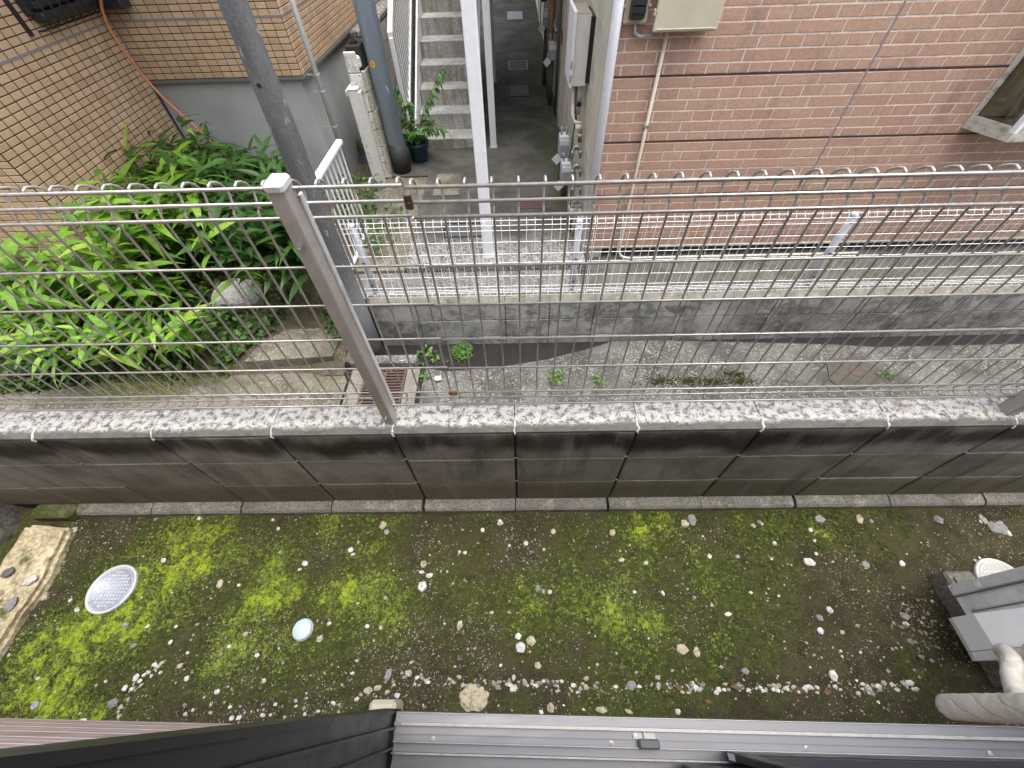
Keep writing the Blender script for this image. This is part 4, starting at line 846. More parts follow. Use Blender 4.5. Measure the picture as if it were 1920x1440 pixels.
def bamboo(x, y, h, darkgreen, nl):  # the flag picks the deeper green leaf meshes
    zb = float(bedz(x, y)); a0 = RNG.uniform(0, 6.28); ln = RNG.uniform(.02, .16)
    tip = np.array([x + ln*math.cos(a0), y + ln*math.sin(a0) - .05, zb + h])
    g = thing('bamboo_grass', 'knee-high bamboo grass shoot with arching bright green leaves in the bed' if not darkgreen else 'darker broad-leaved bamboo shoot by the grey plaster base', 'bamboo', (x, y, zb), 'bamboo shoots in the left bed' if not darkgreen else 'darker bamboo shoots by the plaster base')
    mid = np.array([x, y, zb])*.5 + tip*.5 + (0, 0, .04)
    put('stem', MB().tube([(x, y, zb - .02), mid, tip], [.0035, .003, .0018], 5).mesh('stem'), M['stem'], g)
    for k in range(nl):
        t = 1 - (k/nl)*.55; p = np.array([x, y, zb])*(1-t)**2 + 2*t*(1-t)*mid + tip*t*t
        az = a0 + k*2.4 + RNG.uniform(-.5, .5); s_ = RNG.uniform(.85, 1.3)*(1.15 if k > 1 else .85)*(1.3 if h > .65 else 1.05)
        put('leaf', random.choice(bd if darkgreen else bl), None, g, loc=tuple(p), rot=eul(az, RNG.uniform(-.75, .15), RNG.uniform(-.5, .5)), scale=(s_, s_*RNG.uniform(.9, 1.2), s_))
FOL = [(-60,420),(90,400),(190,380),(195,325),(260,270),(340,250),(400,255),(430,300),(520,300),(545,350),(525,410),(455,445),(385,490),(330,540),(300,575),(200,592),(100,600),(-60,605)]
n_ = 0; tries = 0; spots = []
while n_ < 250 and tries < 40000:
    tries += 1; u = RNG.uniform(-60, 550); v = RNG.uniform(250, 650)
    if not inpoly(u, v, FOL): continue
    ht = RNG.uniform(.36, .62) if v > 410 else RNG.uniform(.5, 1.15); p = PZ(u, v, -.95 + ht)
    if u < 240 and 395 < v < 540:
        p = PY(u, v, RNG.uniform(1.95, 2.36)); ht = p[2] - float(bedz(p[0], p[1]))
        if not .3 < ht < 1.2: continue
    if p[0] < XL + .05 and p[1] > YA - .05: continue
    if p[1] > YB - .05 or p[0] > -1.72: continue
    bo_ = PZ(455, 565, -.93)
    if (p[0] - bo_[0])**2 + (p[1] - bo_[1] + .08)**2 < .46**2: continue
    if any((p[0]-a)**2 + (p[1]-c)**2 < (.105 if v > 410 else .075)**2 for a, c in spots): continue
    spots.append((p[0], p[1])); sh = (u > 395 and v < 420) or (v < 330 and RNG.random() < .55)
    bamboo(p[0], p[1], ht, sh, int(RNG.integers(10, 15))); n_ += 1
# loose low leaves (nobody could count them): ground ivy, under-leaves of the bamboo bed
def leafcloud(name, m, pts, size, n_seg=0, up=.6, asp=.75):
    """pts (n,3): one folded heart-like leaf (4 triangles) per point"""
    n = len(pts); az = RNG.uniform(0, 6.28, n); til = RNG.normal(0, .55, n)*1.0; s_ = size*RNG.uniform(.6, 1.35, n)
    base = np.array([(0,0,0),(.45,-.5*asp,.06),(1,0,-.10),(.45,.5*asp,.06),(.30,0,-.02)]); F_ = np.array([(0,1,4),(1,2,4),(2,3,4),(3,0,4)])
    V = np.empty((n, 5, 3)); ca, sa = np.cos(az), np.sin(az); ct, st_ = np.cos(til), np.sin(til); rl_ = RNG.normal(0, .4, n)
    for i, bb in enumerate(base):
        x = bb[0]*ct + bb[2]*st_; z = -bb[0]*st_ + bb[2]*ct; y = bb[1]*np.cos(rl_); z = z + bb[1]*np.sin(rl_)
        V[:, i, 0] = pts[:,0] + s_*(x*ca - y*sa); V[:, i, 1] = pts[:,1] + s_*(x*sa + y*ca); V[:, i, 2] = pts[:,2] + s_*z
    Fq = (F_[None] + (np.arange(n)*5)[:, None, None]).reshape(-1, 3)
    return put(name, npmesh(name, V.reshape(-1, 3), Fq), m)
def scatter(P, n, z, hmax, zf=None):
    out = []; us = [p[0] for p in P]; vs = [p[1] for p in P]
    while len(out) < n:
        u = RNG.uniform(min(us), max(us)); v = RNG.uniform(min(vs), max(vs))
        if inpoly(u, v, P):
            p = PZ(u, v, z); out.append((p[0], p[1], (float(zf(p[0], p[1])) if zf else z) + hmax*RNG.random()**1.3))
    return np.array(out)
A_ = np.concatenate([scatter([(-40,600),(230,590),(330,560),(420,540),(440,600),(400,660),(330,690),(240,690),(120,700),(-40,720)], 4200, -.95, .24, bedz), scatter([(400,500),(540,470),(560,520),(540,580),(470,620),(400,640)], 900, -.93, .07, bedz),
    scatter([(600,575),(640,560),(640,640),(615,625)], 160, -.93, .10, bedz), scatter([(420,620),(520,600),(440,660),(380,690)], 400, -.95, .09, bedz)])
A_ = A_[(A_[:,0] < -1.70) & ~((A_[:,0] < XL) & (A_[:,1] > YA))]
A_[:,2] = np.where(A_[:,1] < 1.7, np.maximum(A_[:,2], ZP + .03), A_[:,2])
tag(stuff(leafcloud('ground_ivy', M['ivy'], A_, .058)), 'small dark ivy leaves carpeting the edge of the bed', 'ivy')
Bq = scatter([(640,290),(690,250),(720,300),(760,400),(760,440),(700,470),(660,450),(620,330)], 1100, -.62, .16); Bq[:,2] -= .06
Bq = Bq[(Bq[:,0] < -1.62) | ((Bq[:,0] < -1.25) & (Bq[:,1] < 3.9) & (Bq[:,2] < -.60))]
Bq = Bq[(Bq[:,1] < 4.45)]
tag(stuff(leafcloud('creeper', M['ivy'], Bq, .055)), 'leafy creeper growing behind the white side railing', 'creeper')
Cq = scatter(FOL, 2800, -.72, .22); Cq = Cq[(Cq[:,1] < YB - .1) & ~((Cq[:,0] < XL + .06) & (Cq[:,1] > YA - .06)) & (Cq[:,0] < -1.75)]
tag(stuff(leafcloud('undergrowth', M['bamboodark'], Cq, .13, asp=.28)), 'shaded lower leaves filling the bamboo bed', 'undergrowth')  # darker leaf colour puts the depth shade under the bamboo
def blades(name, m, pts, L, wd, lean=.6):
    n = len(pts); az = RNG.uniform(0, 6.28, n); l_ = L*RNG.uniform(.5, 1.2, n); le = np.abs(RNG.normal(lean, .3, n)); V = np.empty((n, 5, 3)); px_, py_ = -np.sin(az)*wd/2, np.cos(az)*wd/2
    for i, (t, w) in enumerate(((0,1),(.55,.8))):
        cx = pts[:,0] + np.cos(az)*l_*le*t*t; cy = pts[:,1] + np.sin(az)*l_*le*t*t; cz = pts[:,2] + l_*t*(1-.25*le*t)
        V[:,2*i] = np.stack([cx+px_*w, cy+py_*w, cz], -1); V[:,2*i+1] = np.stack([cx-px_*w, cy-py_*w, cz], -1)
    V[:,4] = np.stack([pts[:,0]+np.cos(az)*l_*le, pts[:,1]+np.sin(az)*l_*le, pts[:,2]+l_*(1-.35*le)], -1)
    F_ = np.array([(0,1,3),(0,3,2),(2,3,4)]); return put(name, npmesh(name, V.reshape(-1,3), (F_[None] + (np.arange(n)*5)[:,None,None]).reshape(-1,3)), m)
G1 = np.concatenate([scatter([(300,600),(420,600),(440,690),(300,740),(270,690)], 700, -1.03, .0, bedz), scatter([(200,690),(330,680),(300,745),(180,745)], 300, -1.08, .0)])
G1[:,2] = np.where(G1[:,1] < 1.69, ZP + .016, G1[:,2])
tag(stuff(blades('dry_grass', M['drygrass'], G1, .20, .005, .9)), 'yellowing grass tufts hanging over the kerb of the bed', 'grass')
G2 = scatter([(640,250),(690,235),(705,290),(650,300)], 420, -.72, .0); G2 = G2[(G2[:,0] < -1.82) & (G2[:,1] < 5.5)]
tag(stuff(blades('tall_grass', M['bamboodark'], G2, .42, .008, .9)), 'dark grass clump behind the rusty gate post', 'grass')
tw = MB()
for i in range(170):
    u, v = RNG.uniform(430, 640), RNG.uniform(430, 530)
    p = PZ(u, v, -.9); p[2] = float(bedz(p[0], p[1])) + RNG.uniform(.0, .05); a = RNG.uniform(0, 3.14); l_ = RNG.uniform(.04, .16)
    if p[0] > -1.75: continue
    tw.tube([p, p + np.array([l_*math.cos(a), l_*math.sin(a), RNG.uniform(-.02,.03)])], .0022, 4, cap=False)
for i in range(60):
    u, v = RNG.uniform(380, 520), RNG.uniform(500, 560); p = PZ(u, v, -.9); p[2] = float(bedz(p[0], p[1])) + .05; a = RNG.uniform(0, 3.14); l_ = RNG.uniform(.06, .2)
    tw.tube([p, p + np.array([l_*math.cos(a), l_*math.sin(a), RNG.uniform(-.02,.04)])], .0025, 4, cap=False)
tag(stuff(tw.build('dry_twigs', M['straw'])), 'tangle of dry brown twigs on the bare soil of the bed', 'twigs')
# ferns
def frondmesh():
    b = MB(); L = .34; n = 15
    def c(t): return np.array([L*t, 0, .10*math.sin(t*2.2) - .10*t*t])
    b.tube([c(t) for t in np.linspace(0,1,7)], [.0022]*6 + [.0006], 4, cap=False)
    for i in range(n):
        t = .16 + .82*i/n; w = .085*math.sin(math.pi*min(.97, .22 + .78*t))**.8; p = c(t)
        for s_ in (-1, 1):
            tip = p + np.array([.028, s_*w, -.012]); b.add([p - (.007,0,0), p + (.007,0,0), p*.35 + tip*.65 + (.008,0,.003), tip, p*.35 + tip*.65 - (.006,0,0)], [(0,1,2,3,4)])
    return b.mesh('frond')
fm = frondmesh(); fm.materials.append(M['fern'])
for (u, v), lab in (((510,350),'fern fanning out beside the galvanised pole'),((440,455),'fern at the front edge of the bamboo near the rock'),((585,390),'small fern behind the silver fence post')):
    p = PZ(u, v, -.75); zb = float(bedz(p[0], p[1])); g = thing('fern', lab, 'fern', (p[0], p[1], zb))
    pipe('crown', [(p[0],p[1],zb-.02),(p[0],p[1],zb+.03)], .012, M['woodstem'], g)
    for k in range(8): put('frond', fm, None, g, loc=(p[0],p[1],zb+.03), rot=eul(k*.785+RNG.uniform(-.2,.2), RNG.uniform(-.95,-.35), RNG.uniform(-.3,.3)), scale=(RNG.uniform(.85,1.25),)*3)
# potted shrub
px0, py0 = -1.28, 5.12
g = thing('potted_shrub', 'leggy green shrub in a dark teal pot at the foot of the stairs', 'potted plant', (px0, py0, ZT))
b = MB(); b.lathe([(.095,0),(.105,.01),(.135,.19),(.150,.20),(.152,.235),(.138,.235),(.130,.21),(.0,.205)], (px0,py0,ZT+.004), 28); pt = b.build('pot', M['pot'], g, True)
b = MB(); b.lathe([(.0,.0),(.131,.0),(.125,.012),(.0,.018)], (px0,py0,ZT+.208), 18); b.build('soil', M['potsoil'], pt)
nl = [leafmesh('leaf', .075, .026, d, 4) for d in (.5, 1.0)]
for m_ in nl: m_.materials.append(M['nandina'])
def branch(pts, n):
    pipe('branch', pts, .0045, M['woodstem'], g, 5); P_ = [np.array(p) for p in pts]; L_ = len(P_) - 1
    for k in range(n):
        t = (.25 + .75*k/n)*L_; i = min(int(t), L_-1); p = P_[i]*(1-(t-i)) + P_[i+1]*(t-i); d = P_[i+1]-P_[i]; az = math.atan2(d[1], d[0]) + (1 if k % 2 else -1)*RNG.uniform(.5, 1.2)
        for q_ in range(2): put('leaf', random.choice(nl), None, g, loc=tuple(p + RNG.normal(0,.008,3)), rot=eul(az + RNG.uniform(-.5,.5), RNG.uniform(-.3,.7), RNG.uniform(-.6,.6)), scale=(RNG.uniform(1.0,1.7),)*3)
c_ = np.array([px0, py0, ZT + .22])
for k in range(20):
    az = k*.62 + RNG.uniform(-.2,.2); l_ = RNG.uniform(.16,.30); branch([c_ + RNG.normal(0,.02,3)*(1,1,0), c_ + (l_*.5*math.cos(az), l_*.5*math.sin(az), l_*.75), c_ + (l_*math.cos(az), l_*math.sin(az), l_*.85)], 8)
tipA = PY(830,128,5.15); tipB = PY(765,190,5.1); tipC = PY(835,245,4.95); tipD = PY(745,160,5.1)
for tip, n in ((tipA,34),(tipB,18),(tipC,18),(tipD,16)): branch([c_, c_*.6 + tip*.4 + (-.03,0,.06), c_*.25 + tip*.75 + (0,0,.05), tip], n)
# weeds in the path
def weed(u, v, z, n, size, lab, group=None, hmax=.05, rad=.1):
    c = PZ(u, v, z); a = RNG.uniform(0, 6.28, n); r_ = rad*np.sqrt(RNG.random(n)); pts = np.stack([c[0]+r_*np.cos(a), c[1]+r_*np.sin(a), z + hmax*RNG.random(n)], -1)
    o = leafcloud('weed', M['weed'], pts, size); return tag(o, lab, 'weed', group)
weed(868,664,ZP,420,.022,'bright green weed clump at the foot of the grey block wall',hmax=.07,rad=.10)
weed(800,672,ZP,60,.035,'sparse broad-leaved weed by the small concrete kerb block',hmax=.05,rad=.12)
weed(1040,712,ZP+.02,60,.035,'leafy weed in the path joint behind the wire fence',hmax=.07,rad=.09)
weed(1120,718,ZP+.02,35,.028,'small weed sprout in the middle of the path joint',hmax=.05,rad=.07); weed(1660,705,ZP+.02,35,.032,'weed sprout beside the round rough cover',hmax=.06,rad=.06)
weed(795,708,ZP+.02,22,.03,'tiny weed right of the rusty drain grate',hmax=.04,rad=.05)
mp2 = MB()
for u, v, rr in ((1240,716,.10),(1290,714,.08),(1375,702,.06),(1390,716,.07),(1340,716,.06)):
    c = PZ(u, v, ZP + .018)
    for k in range(300):
        a, r_ = RNG.uniform(0,6.28), rr*1.5*abs(RNG.normal(0,.5)); x_, y_ = c[0]+1.5*r_*math.cos(a), c[1]+.6*r_*math.sin(a); s_ = RNG.uniform(.005,.011)
        mp2.add([(x_-s_,y_,ZP+.016),(x_+s_,y_-s_*.5,ZP+.016),(x_,y_+s_,ZP+.016),(x_,y_,ZP+.016+s_*1.3)], [(0,1,3),(1,2,3),(2,0,3)])
tag(stuff(mp2.build('path_moss', M['mossd'])), 'green moss patches along the edge of the sunken path', 'moss')

# ================================================================== SUNKEN PATH THINGS
def rockmesh(name, seed, flat=.7, rough=.25, sub_=2, pit=0.):
    bm = bmesh.new(); bmesh.ops.create_icosphere(bm, subdivisions=sub_, radius=.5); rg = np.random.default_rng(seed)
    N = [(Vector(rg.normal(0,1,3)).normalized(), rg.uniform(.30,.46)) for _ in range(9)]
    for w_ in bm.verts:
        for n_v, dd in N:
            e = w_.co.dot(n_v) - dd
            if e > 0: w_.co -= n_v*e*.92
        w_.co *= 1 + rough*.3*(rg.random() - .5) + pit*(float(fbm(w_.co.x*3 + w_.co.z*2 + 9, w_.co.y*3 + w_.co.z + 4, 1.6, 4)) - .5); w_.co.z *= flat
    me = bpy.data.meshes.new(name); bm.to_mesh(me); bm.free(); return me
p = PZ(455,565,-.93); zb = float(bedz(p[0], p[1]))
o = put('boulder', rockmesh('boulder', 5, .65, .08, 3), concrete('boulder_grey', (.36,.355,.335), (.24,.235,.215), (.45,.45,.43), sc=6, grit=70, bump=.006), None, loc=(p[0],p[1],zb+.06), rot=(.1,.05,.5), scale=(.52,.44,.60)); tag(o, 'rounded grey boulder among ivy in front of the bamboo', 'boulder')
b = MB(); b.prism([(-2.50,1.74),(-1.70,1.79),(-1.685,2.02),(-1.9,2.16),(-2.25,2.15),(-2.42,1.98)], 2, ZP - .02, -1.005); tag(b.build('kerb_slab', M['tanslab']), 'yellowish concrete kerb slab edging the planting bed', 'slab')
b = MB(); b.bbox((-1.655,1.78,ZP-.01),(-1.50,1.92,-1.06),.02); tag(b.build('concrete_lump', M['tanslab']), 'pale concrete lump between the kerb slab and the galvanised pole', 'concrete block')
b = MB(); b.bbox((-1.55,1.745,ZP-.01),(-.93,1.845,-1.055),.012); tag(b.build('kerb_block', M['slab']), 'oblong grey kerb block lying behind the rusty drain grate', 'kerb')
dg_ = thing('drain_grate', 'rusty square iron drain grate in a concrete frame below the silver post', 'grate', (-1.21, 1.55, ZP))
b = MB(); b.box((-1.53,1.30,ZP-.1),(-1.405,1.742,ZP+.022)); b.box((-1.015,1.30,ZP-.1),(-.90,1.742,ZP+.022)); b.box((-1.405,1.715,ZP-.1),(-1.015,1.742,ZP+.022)); b.box((-1.405,1.30,ZP-.1),(-1.015,1.33,ZP+.022)); b.build('frame', M['mhole'], dg_)
b = MB(); b.box((-1.404,1.331,ZP+.0005),(-1.016,1.714,ZP+.003)); b.build('pit', M['dark'], dg_)  # flat near-black sheet stands in for the shade below the bars
for y in np.arange(1.345, 1.71, .033):
    b = MB(); b.box((-1.395,y,ZP+.004),(-1.025,y+.017,ZP+.024)); b.build('grate_bar', M['grate'], dg_)
for x in (-1.402,-1.22,-1.040): b = MB(); b.box((x,1.333,ZP+.006),(x+.018,1.713,ZP+.0255)); b.build('cross_bar', M['grate'], dg_)
tw = MB()
for k in range(14):
    a = RNG.uniform(0,3.14); x_, y_ = RNG.uniform(-1.45,-1.15), RNG.uniform(1.5,1.72); l_ = RNG.uniform(.1,.3); tw.tube([(x_,y_,ZP+.03),(x_+l_*math.cos(a),y_+l_*.5*math.sin(a),ZP+.034)], .002, 4)
tag(tw.build('grate_twigs', M['straw']), 'dry twigs caught on the rusty drain grate', 'twigs')
pm = [PZ(u, v, ZP+.02)[:2] for u, v in ((1550,682),(1565,672),(1600,669),(1632,680),(1655,700),(1662,715),(1625,728),(1580,730),(1555,712))]
rc = thing('rough_cover', 'dark rough round cover set into the pale path', 'cover', (pm[0][0], pm[0][1], ZP)); b = MB(); b.prism([tuple(p) for p in pm], 2, ZP, ZP+.024); b.build('lid', concrete('damp_concrete', (.085,.078,.062), (.05,.045,.035), None, sc=12, grit=70), rc)
c = PZ(1605,697,ZP+.024); b = MB(); b.tube([(c[0],c[1],ZP+.02),(c[0],c[1],ZP+.028)], .055, 18); b.build('hub', M['redcover'], rc)
b = MB(); c = PZ(822,709,ZP+.05); o = put('plastic_scrap', rockmesh('plastic_scrap', 3, .6, .9, 2), M['bagw'], None, loc=(c[0],c[1],ZP+.05), scale=(.07,.06,.06)); tag(o, 'crumpled clear plastic scrap beside the drain grate', 'litter')
dl_me = leafmesh('dead_leaf', .06, .026, .6, 4); dl_me.materials.append(M['deadleaf'])
for k in range(14):
    u, v = RNG.uniform(770, 900), RNG.uniform(655, 715); p = PZ(u, v, ZP+.02)
    tag(put('dead_leaf', dl_me, None, None, loc=(p[0],p[1],ZP+.024), rot=eul(RNG.uniform(0,6.28), RNG.uniform(-.3,.2), RNG.uniform(-.5,.5))), 'small brown dead leaf on the path beside the weeds', 'leaf', 'dead leaves on the path')

# ================================================================== YARD
kp = [(-2.130,-.085),(-1.925,-.100),(-1.885,-.30),(-1.885,-.50),(-1.90,-.62),(-2.04,-.64),(-2.08,-.40),(-2.125,-.25)]
def gz1(x, y): return float(yardz(np.array([x]), np.array([y]))[0])
rk = [rockmesh('stone', 20 + i, .62, .35, 1) for i in range(7)]
rk2 = [rockmesh('stone', 50 + i, .55, .12, 4, .55) for i in range(2)]
def stone(u, v, w_, h_, mk, lab, flat=1., group=None, big=False, rz=None, cat='stone'):
    z = gz1(*PZ(u, v, ZY)[:2]); p = PZ(u, v, z); q1 = PZ(u + w_/2, v, z); q2 = PZ(u, v + h_/2, z)
    onkerb = inpoly(p[0], p[1], kp) and 'kerb' in lab
    sx_ = 2.15*np.linalg.norm(q1 - p); sy_ = 2.15*np.linalg.norm(q2 - p); me_ = random.choice(rk2 if big else rk).copy() if False else random.choice(rk2 if big else rk)
    key = (me_.name, mk)
    if key not in SM: m2 = me_.copy(); m2.materials.clear(); m2.materials.append(M[mk]); SM[key] = m2
    o = put('stone', SM[key], None, None, loc=(p[0], p[1], z + (.06*min(sx_, sy_)*flat if not onkerb else .040 + .2*min(sx_, sy_)*flat)), rot=(RNG.uniform(-.15,.15), RNG.uniform(-.15,.15), RNG.uniform(-.35,.35) if rz is None else rz), scale=(sx_, sy_, min(sx_, sy_)*flat))
    return tag(o, lab, cat, group)
SM = {}
for a in ((888,1308,54,50,'st_tan','largest rough yellowish rock beside the window sill rail',.6,None,True),(728,1265,13,28,'st_grey','upright blue-grey sliver of stone at the gravel line\'s left end'),
  (793,1100,21,22,'st_white','white angular stone below the three pale pebbles'),(795,1058,15,15,'st_tan','pale pinkish pebble topmost of three above the white angular stone'),(791,1073,13,8,'st_white','thin white pebble between two others above the angular stone'),(806,1079,15,11,'st_white','white rounded pebble lowest of three above the angular stone'),
  (971,1193,15,15,'st_white','white round stone upper left in the cluster of three'),(977,1213,22,26,'st_white','mottled white stone lowest in the cluster of three'),(995,1201,21,22,'st_tan','tan rounded stone on the right of the cluster of three'),(1009,1248,15,18,'st_tan','forked beige fragment below the cluster of three stones'),
  (862,1172,12,21,'st_tan','tan oval pebble standing alone amid fine grit'),(1182,1283,22,31,'st_grey','slate-grey flat stone lying across the gravel line',.4),(719,985,15,18,'st_tan','tan stone in the moss near the wall footing'),(725,998,11,12,'st_grey','small grey stone touching the tan one near the footing'),
  (1278,1217,26,22,'st_tan','yellow-tan stone upper of a pair in the dark soil'),(1306,1224,14,22,'st_tan','crumbly beige stone beside the yellow-tan one'),(1562,1267,18,23,'st_white','pale grey pointed stone above the gravel line'),(1517,1054,24,17,'st_white','pale grey block-shaped stone alone in the middle of the soil'),
  (1298,975,19,24,'st_grey','flat grey slab leaning at the wall footing',.5),(1284,982,18,18,'st_tan','beige broken stone beside the flat grey slab'),(1610,974,13,20,'st_tan','tan upright stone near the footing on the right'),(1535,974,20,17,'st_grey','dull grey stone by a moss patch near the footing'),(1757,975,18,15,'st_grey','dark grey stone half sunk near the footing'),
  (1842,974,15,17,'st_tan','tan oval stone above the grey rock pair'),(1860,990,22,24,'st_grey','grey rock left in the pair at the right edge'),(1875,990,20,24,'st_grey','blue-grey rock right in the pair at the right edge'),(1890,999,10,12,'st_white','white pebble beside the grey rock pair'),
  (600,1198,14,15,'st_tan','squarish tan pebble beside the pale blue cap'),(80,1094,27,20,'st_white','white chunky stone near the lichen kerb',.9),(84,1119,19,17,'st_tan','grey-brown rounded stone below the white chunky one',.9),(38,1079,23,19,'st_dark','dark round stone lying on the lichen kerb',.8),(24,1040,16,22,'st_grey','grey lump on the outer edge of the lichen kerb'),
  (43,1136,20,26,'st_grey','grey flat stone at the foot of the lichen kerb',.4),(8,1184,20,14,'st_white','white stone at the lower end of the lichen kerb'),(137,995,16,13,'st_white','white shard by the end of the wall footing',.3),(128,1012,26,24,'st_pink','pinkish tile shard below the mossy square stone',.25),(12,1118,30,14,'st_pink','pink tile shard lying on the lichen kerb',.25),
  (414,1095,14,18,'st_tan','oblong tan stone right of the bright moss'),(745,1304,12,12,'st_white','small white diamond-shaped chip by the window frame',.3),(690,1294,19,17,'st_tan','beige rock left of the largest rock'),(709,1289,17,14,'st_tan','tan rock touching the gravel line'),(766,1263,16,15,'st_tan','yellow stone above the gravel line'),
  (964,1292,18,19,'st_white','white triangular shard below the gravel line',.3),(1033,1327,18,22,'st_tan','pale stone half hidden by the sill rail'),(1127,1331,24,16,'st_tan','pinkish stone behind the sill rail'),(1178,1334,18,10,'st_tan','yellowish stone at the sill rail'),(1271,1334,12,14,'st_white','pale chip against the sill rail'),
  (1536,1158,14,16,'st_grey','grey oval stone in the row of pale ones'),(1555,1144,14,16,'st_white','white wedge-shaped stone in the middle right'),(1538,1183,14,14,'st_white','whitish angular stone below the grey oval one'),(1695,1155,20,14,'st_grey','dull grey stone near the air conditioner'),(1697,1170,12,11,'st_white','white crumb below the dull grey stone'),
  (1707,1203,14,13,'st_grey','grey pointed stone left of the air conditioner\'s shadow'),(1622,1059,18,14,'st_grey','grey stone right of the pale block-shaped one'),(1690,1057,11,13,'st_white','off-white pebble in the right-hand soil'),(1009,1104,12,16,'st_grey','blue-grey pebble first of three in the middle'),(1019,1110,9,14,'st_grey','grey pebble in the middle of three'),(1030,1110,10,11,'st_tan','pale grey pebble last of three in the middle'),
  (1243,1113,7,12,'st_white','white oval chip left of the middle right'),(1365,1152,15,9,'st_white','white flat pebble in the right half'),(1396,1258,17,15,'st_grey','greenish-grey stone above the gravel line'),(1148,999,13,13,'st_tan','pinkish pebble by the bright moss patch'),(1037,997,12,13,'st_tan','pale pink stone near the footing'),(1165,1050,13,9,'st_white','white pebble below the bright moss patch'),
  (905,994,9,9,'st_white','round white pebble near the footing'),(938,982,14,8,'st_tan','beige chip near the footing'),(658,1031,12,10,'st_white','grey-white pebble in the left moss'),(572,1057,14,11,'st_white','white speckled pebble in dark soil'),(256,1270,12,18,'st_white','white long stone heading the left gravel groove'),(212,1320,22,20,'st_grey','grey stone in the left gravel groove'),
  (235,1290,11,14,'st_white','white stone in the left gravel groove'),(350,1273,10,12,'st_white','whitish stone above the left groove'),(338,1248,14,10,'st_tan','buff pebble by the grit patch'),(408,1297,13,11,'st_white','pale angular chip left of the drip line'),(495,1277,10,11,'st_white','white angular pebble near the frame'),(67,1323,17,16,'st_grey','pale grey stone in the bottom left moss'),
  (115,1355,16,14,'st_tan','beige stone at the siding edge in the moss'),(157,1352,16,11,'st_white','white pebble at the siding edge'),(237,1172,13,11,'st_grey','grey pebble below the bright moss'),(252,1210,13,11,'st_grey','blue-grey chip in the left moss'),(461,1189,11,11,'st_tan','beige pebble between moss patches'),(145,1144,11,9,'st_white','white chip near the aluminium lid'),
  (307,1051,12,9,'st_white','white pebble above the aluminium lid'),(320,1204,10,10,'st_white','white chip in the dark soil on the left'),(1235,1284,11,12,'st_grey','slate chip in the gravel line'),(1316,1283,13,15,'st_grey','blue-grey pebble in the gravel line'),(1705,1280,20,12,'st_white','white speckled pebble at the gravel line\'s right end')):
    stone(*a)
# countable pebbles, smaller, that nothing tells apart
PXR = lambda: (RNG.uniform(5, 1860), RNG.uniform(972, 1345))
def okpix(u, v):
    if u < 130 and v < 1180 - (u*1.4): return False
    if u > 1750 and v > 1060: return False
    if v > 1336 and u > 700: return False
    if ((u-210)**2/50**2 + (v-1105)**2/48**2) < 1 or (u-569)**2+(v-1181)**2 < 24**2: return False
    return True
kinds = [('st_white','small white pebble in the mossy yard soil','white pebbles in the yard'),('st_grey','small grey pebble in the mossy yard soil','grey pebbles in the yard'),('st_tan','small tan pebble in the mossy yard soil','tan pebbles in the yard')]
n_ = 0
while n_ < 95:
    u, v = PXR()
    if not okpix(u, v): continue
    k = kinds[RNG.choice(3, p=[.6,.18,.22])]; s_ = RNG.uniform(5.5, 10.5); stone(u, v, s_, s_*RNG.uniform(.65,1), k[0], k[1], 1., k[2], cat='pebble'); n_ += 1
def along(P, n, sd):
    out = []
    segs = [np.linalg.norm(b_-a_) for a_, b_ in zip(P[:-1], P[1:])]
    for _ in range(n):
        i = RNG.choice(len(segs), p=np.array(segs)/sum(segs)); t = RNG.random(); p = P[i]*(1-t)+P[i+1]*t; out.append((p[0]+RNG.normal(0,sd*.6), p[1]+RNG.normal(0,sd)))
    return out
gk = [('st_white','white pebble washed into the drip-line groove','white pebbles in the drip line'),('st_grey','grey pebble washed into the drip-line groove','grey pebbles in the drip line'),('st_tan','buff pebble washed into the drip-line groove','buff pebbles in the drip line')]
for x_, y_ in along(GRV[4:], 72, .0075) + along(GRV[:5], 18, .012) + along(GRV2, 14, .010):
    k = gk[RNG.choice(3, p=[.5,.3,.2])]; u, v, _ = proj((x_, y_, ZY)); s_ = RNG.uniform(8, 12.5); stone(u, v, s_, s_*RNG.uniform(.7,1), k[0], k[1], 1., k[2], cat='pebble')
def pebbles(name, pts, s0, m, lab):
    b = MB(); 
    for x_, y_ in pts:
        me_ = random.choice(rk); sz = s0*math.exp(RNG.normal(0,.28)); T = Matrix.Translation((x_, y_, gz1(x_, y_) + .02*sz)) @ Matrix.Rotation(RNG.uniform(0,6.28),4,'Z') @ Matrix.Diagonal((sz, sz*RNG.uniform(.6,1), sz*.8, 1))
        b.add([tuple(T @ w_.co) for w_ in me_.vertices], [tuple(f.vertices) for f in me_.polygons])
    return tag(stuff(b.build(name, m)), lab, 'gravel')
pebbles('gravel', along(GRV[4:], 120, .008) + along(GRV[:5], 22, .012) + along(GRV2, 25, .012), .013, M['grit'], 'fine gravel washed into the drip-line groove')
pts_ = []
while len(pts_) < 480:
    u, v = PXR()
    if okpix(u, v): p = PZ(u, v, ZY); pts_.append((p[0], p[1]))
pebbles('small_gravel', pts_, .0085, M['grit'], 'small pale gravel sprinkled over the mossy soil')
